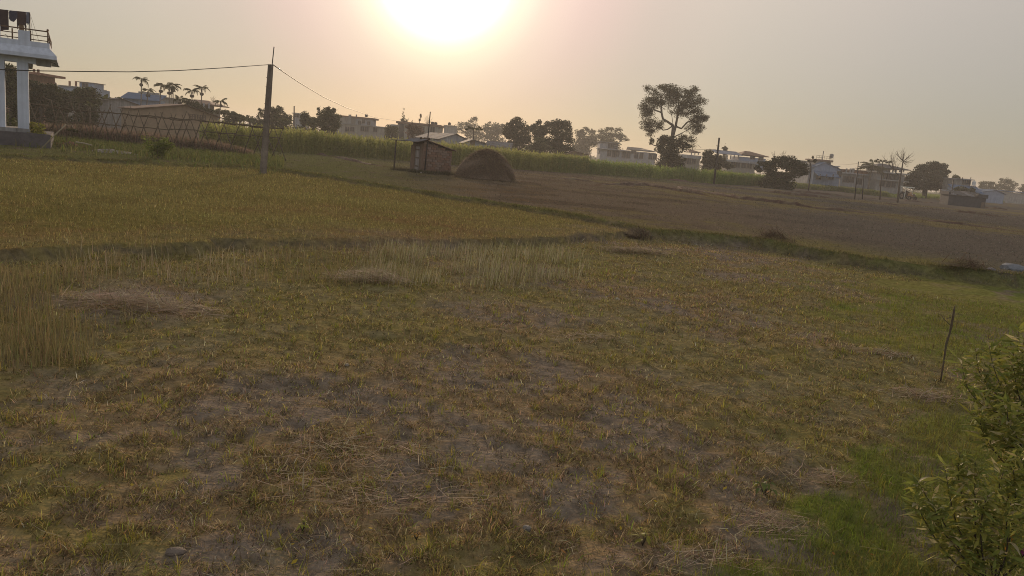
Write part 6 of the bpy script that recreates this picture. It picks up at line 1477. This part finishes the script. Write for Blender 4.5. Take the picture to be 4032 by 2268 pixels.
def shrub(name, label, foot, stems, seed, size, per=20, pale=.16, fill=60):
    """stems: polylines of (px, py, Y) tips; leaves sit alternately along the upper part of each stem"""
    r_ = random.Random(seed); f = Vector(foot); t = empty(name, f, 0, label, 'shrub'); count = 0
    for poly in stems:
        pts = [at(px, py, Y)-f for px, py, Y in poly]
        fine = []
        for i in range(len(pts)-1):
            for k in range(6): fine.append(pts[i].lerp(pts[i+1], k/6))
        fine.append(pts[-1]); n = len(fine)
        sm = [sum((fine[min(n-1, max(0, i+d))] for d in (-2, -1, 0, 1, 2)), Vector())/5 for i in range(n)]; sm[0] = fine[0]; sm[-1] = fine[-1]
        st = MB().tube(sm, [.0065*(1-.75*i/(n-1)) for i in range(n)], 6).build('stem', M_stemdark, t, True)
        tot = sum((sm[i+1]-sm[i]).length for i in range(n-1)); m = max(6, int(per*tot/.55)); ph = r_.uniform(0, 6)
        for k in range(m):
            u = .22+.78*k/(m-1); i = min(n-2, int(u*(n-1))); p = sm[i].lerp(sm[i+1], u*(n-1)-i)
            d = (sm[min(n-1, i+2)]-sm[max(0, i-2)]).normalized()
            x_ = r_.random(); cn = 'pale' if x_ < pale else ('olive' if x_ < .5 else 'green')
            lf = link('leaf', r_.choice(LEAF_M[cn]), t, p); s = size*r_.uniform(.6, 1.2)*(1-.45*max(0, u-.75)/.25)
            az = ph+k*2.4; out = Vector((math.cos(az), math.sin(az), r_.uniform(-.1, .5))); dr = (out+d*r_.uniform(.2, .9)).normalized()
            q = dr.to_track_quat('X', 'Z'); lf.rotation_mode = 'QUATERNION'; lf.rotation_quaternion = q; lf.scale = (s, s*r_.uniform(.8, 1.3), s); count += 1
    # the smaller leaves deep inside, too many to pick apart
    g = np.random.default_rng(seed); V, F, C = [], [], []
    for st_ in [o_ for o_ in col.objects if o_.parent is t and o_.name.startswith('stem')]:
        vs = np.array([tuple(v.co) for v in st_.data.vertices]); n_ = len(vs)
        for j in range(fill):
            p = vs[int(n_*(.18+.8*g.random())) % n_]; d = g.normal(size=3); d[2] = d[2]*.6+.25; d /= np.linalg.norm(d); w = np.cross(d, g.normal(size=3)); w /= np.linalg.norm(w)
            L_ = size*g.uniform(.35, .85); p = p+g.normal(0, .022, 3); o_ = len(V); V += [p, p+d*L_*.45+w*L_*.10, p+d*L_, p+d*L_*.45-w*L_*.10]; F.append((o_, o_+1, o_+2, o_+3))
            c_ = np.array(((.20, .225, .05), (.31, .29, .065), (.25, .255, .055), (.45, .38, .19))[g.choice(4, p=[.4, .28, .24, .08])])*g.uniform(.7, 1.3); C += [c_]*4
    fo = link('inner_foliage', mesh_np('inner_foliage', np.array(V), np.array(F), M_leaf, np.array(C)), t); fo['kind'] = 'stuff'
    return t, count
k = .483
def cz(a, b): return (3600+a*k, 1200+b*k)
def build_shrubs():
    fz = gp(4230, 2050, 0); f1 = (fz.x, fz.y, hz(fz.x, fz.y)); Y0 = fz.y
    S = []
    def st(*q): S.append([(4230+R_.uniform(-30, 30), 2050, Y0)]+[(*cz(a, b), Y0+dy) for a, b, dy in q])
    R_ = random.Random(5)
    st((880, 1000, .05), (730, 900, .05), (560, 830, .08), (430, 690, .1), (385, 480, .12))
    st((850, 1000, .1), (790, 830, .1), (720, 700, .12), (640, 500, .15), (610, 330, .18))
    st((870, 1420, -.1), (730, 1290, -.12), (600, 1130, -.12), (545, 1010, -.1), (530, 880, -.1))
    st((950, 1100, 0), (880, 850, .1), (830, 650, .15), (800, 480, .15), (810, 400, .15)); st((960, 900, .2), (900, 600, .2), (880, 420, .25), (890, 300, .25))
    st((900, 1300, -.05), (800, 1150, 0), (700, 1000, 0), (690, 850, .02)); st((930, 1350, -.15), (840, 1250, -.15), (820, 1050, -.15), (850, 850, -.15)); st((1000, 900, .1), (960, 700, .1), (930, 500, .1))
    st((900, 1200, .1), (760, 1060, .15), (620, 900, .2), (570, 740, .22), (568, 620, .22)); st((920, 1050, .2), (700, 760, .25), (520, 560, .3), (500, 340, .3))
    st((980, 1250, -.2), (900, 1120, -.2), (780, 1180, -.25), (720, 1080, -.25)); st((980, 1400, -.1), (880, 1330, -.1), (770, 1330, -.1), (740, 1220, -.1))
    st((900, 1000, .3), (760, 700, .35), (690, 480, .4), (700, 300, .4)); st((960, 1000, .3), (930, 700, .35), (840, 400, .4), (850, 200, .4)); st((900, 1150, .05), (700, 1080, .05), (600, 960, .05), (470, 880, .05)); st((950, 1300, -.25), (850, 1100, -.3), (760, 960, -.3), (760, 800, -.3))
    t1, c1 = shrub('leafy_shrub', 'tall shrub with long narrow leaves on arching stems, cut by the right edge', f1, S, 5, .165, 7.4, .22, 115)
    fz = gp(3900, 2310, 0); Y0 = fz.y; f2 = (fz.x, fz.y, hz(fz.x, fz.y)); S2 = []
    def st2(*q): S2.append([(3900+R_.uniform(-20, 20), 2310, Y0)]+[(a, b, Y0+dy) for a, b, dy in q])
    # pixels read off the lower shrub
    st2((3830, 2180, 0), (3770, 2080, .02), (3740, 1960, .05), (3722, 1850, .06)); st2((3840, 2150, .02), (3840, 2000, .05), (3838, 1880, .08), (3840, 1820, .1))
    st2((3800, 2200, -.03), (3730, 2080, -.03), (3650, 1960, 0), (3610, 1890, 0)); st2((3950, 2200, 0), (3990, 2080, .05), (4000, 1950, .1), (3990, 1850, .1))
    st2((3900, 2180, .05), (3910, 2050, .1), (3930, 1930, .12), (3950, 1860, .12)); st2((3980, 2250, -.05), (4060, 2150, -.05), (4080, 2000, 0), (4060, 1900, 0))
    st2((3820, 2230, -.08), (3760, 2150, -.1), (3700, 2080, -.1), (3680, 2000, -.1)); st2((3870, 2200, -.08), (3860, 2100, -.1), (3870, 2000, -.1), (3890, 1950, -.1)); st2((3950, 2230, -.1), (3970, 2140, -.12), (3960, 2040, -.12), (3980, 1980, -.12))
    st2((3780, 2240, -.1), (3700, 2150, -.1), (3640, 2050, -.08), (3600, 1970, -.05)); st2((3850, 2150, .1), (3800, 2000, .12), (3770, 1880, .15), (3780, 1780, .18)); st2((3930, 2150, .12), (3960, 1980, .15), (4010, 1860, .15), (4030, 1780, .15))
    t2, c2 = shrub('leafy_shrub', 'low bushy shrub with broad narrow-tipped leaves in the lower right corner', f2, S2, 6, .145, 17, .16, 115)
    for px, py, kind in ((3990, 2100, 'orange'), (3965, 2135, 'orange')):
        lf = link('leaf', LEAF_M['orange'][0], t2, at(px, py, Y0-.1)-Vector(f2)); lf.scale = (.06, .09, .06); lf.rotation_euler = (0, .9, 1.0)
    c = at(4030, 2170, Y0-.1)-Vector(f2)
    fl = MB()
    for j in range(7):
        a = 2*math.pi*j/7; fl.add([c, c+Vector((math.cos(a-.35)*.018, -.004, math.sin(a-.35)*.018)), c+Vector((math.cos(a)*.026, -.008, math.sin(a)*.026)), c+Vector((math.cos(a+.35)*.018, -.004, math.sin(a+.35)*.018))], [(0, 1, 2, 3)])
    fl.build('flower', mat('magenta_petal', (.25, .02, .16), .6, .1, 9.0, trans=.2), t2)
    print('shrub leaves', c1, c2)
build_shrubs()
def small_weed(label, px, py, size, seed, cols):
    r_ = random.Random(seed); b = gp(px, py, 0); b.z = hz(b.x, b.y); t = empty('broadleaf_weed', b, r_.uniform(0, 6), label, 'weed', 'broad leaved weeds in the field')
    me = MB(); V, F = lance_leaf(seed, 1.0, .62); me.add(V, F); ms = me.mesh('leaf', mat('weed_leaf_%d' % seed, cols, .6, .25, 30.0, trans=.3), True)
    for j in range(9):
        a = j*2.4; e = Vector((math.cos(a)*size*.5*r_.random(), math.sin(a)*size*.5*r_.random(), size*r_.uniform(.5, 1.0)))
        MB().tube([(0, 0, 0), e*.5, e], .002, 4).build('stem', M_stemdark, t)
        lf = link('leaf', ms, t, e); lf.scale = [size*r_.uniform(.35, .6)]*3; lf.rotation_euler = (r_.uniform(-.4, .4), r_.uniform(-.2, .7), a)
small_weed('yellowing weed with round leaves near the bottom centre right', 2530, 2150, .09, 1, (.26, .24, .04))
small_weed('dark green weed with a reddish leaf beside the straw patch', 3010, 1950, .11, 2, (.12, .15, .04))
small_weed('small yellow sprout low in the field left of centre', 1190, 2090, .06, 3, (.30, .30, .05))
small_weed('orange leaved sprout by the bottom edge', 1640, 2130, .05, 4, (.42, .24, .06))

# ------------------------------------------------------------------ the hazy evening air
def build_haze():
    o = MB().box(-2600, 2600, -2600, 2600, -1.5, 24).build('haze', bpy.data.materials.new('haze_air'))
    m = o.data.materials[0]; m.use_nodes = True; nt = m.node_tree; nt.nodes.clear()
    out = nt.nodes.new('ShaderNodeOutputMaterial'); v = nt.nodes.new('ShaderNodeVolumePrincipled')
    v.inputs['Color'].default_value = (.92, .90, .88, 1); v.inputs['Density'].default_value = HAZE; v.inputs['Anisotropy'].default_value = .35
    nt.links.new(v.outputs[0], out.inputs['Volume']); tag(o, 'thin warm evening haze over the fields', 'haze', kind='stuff')
HAZE = 0.00065
build_haze()
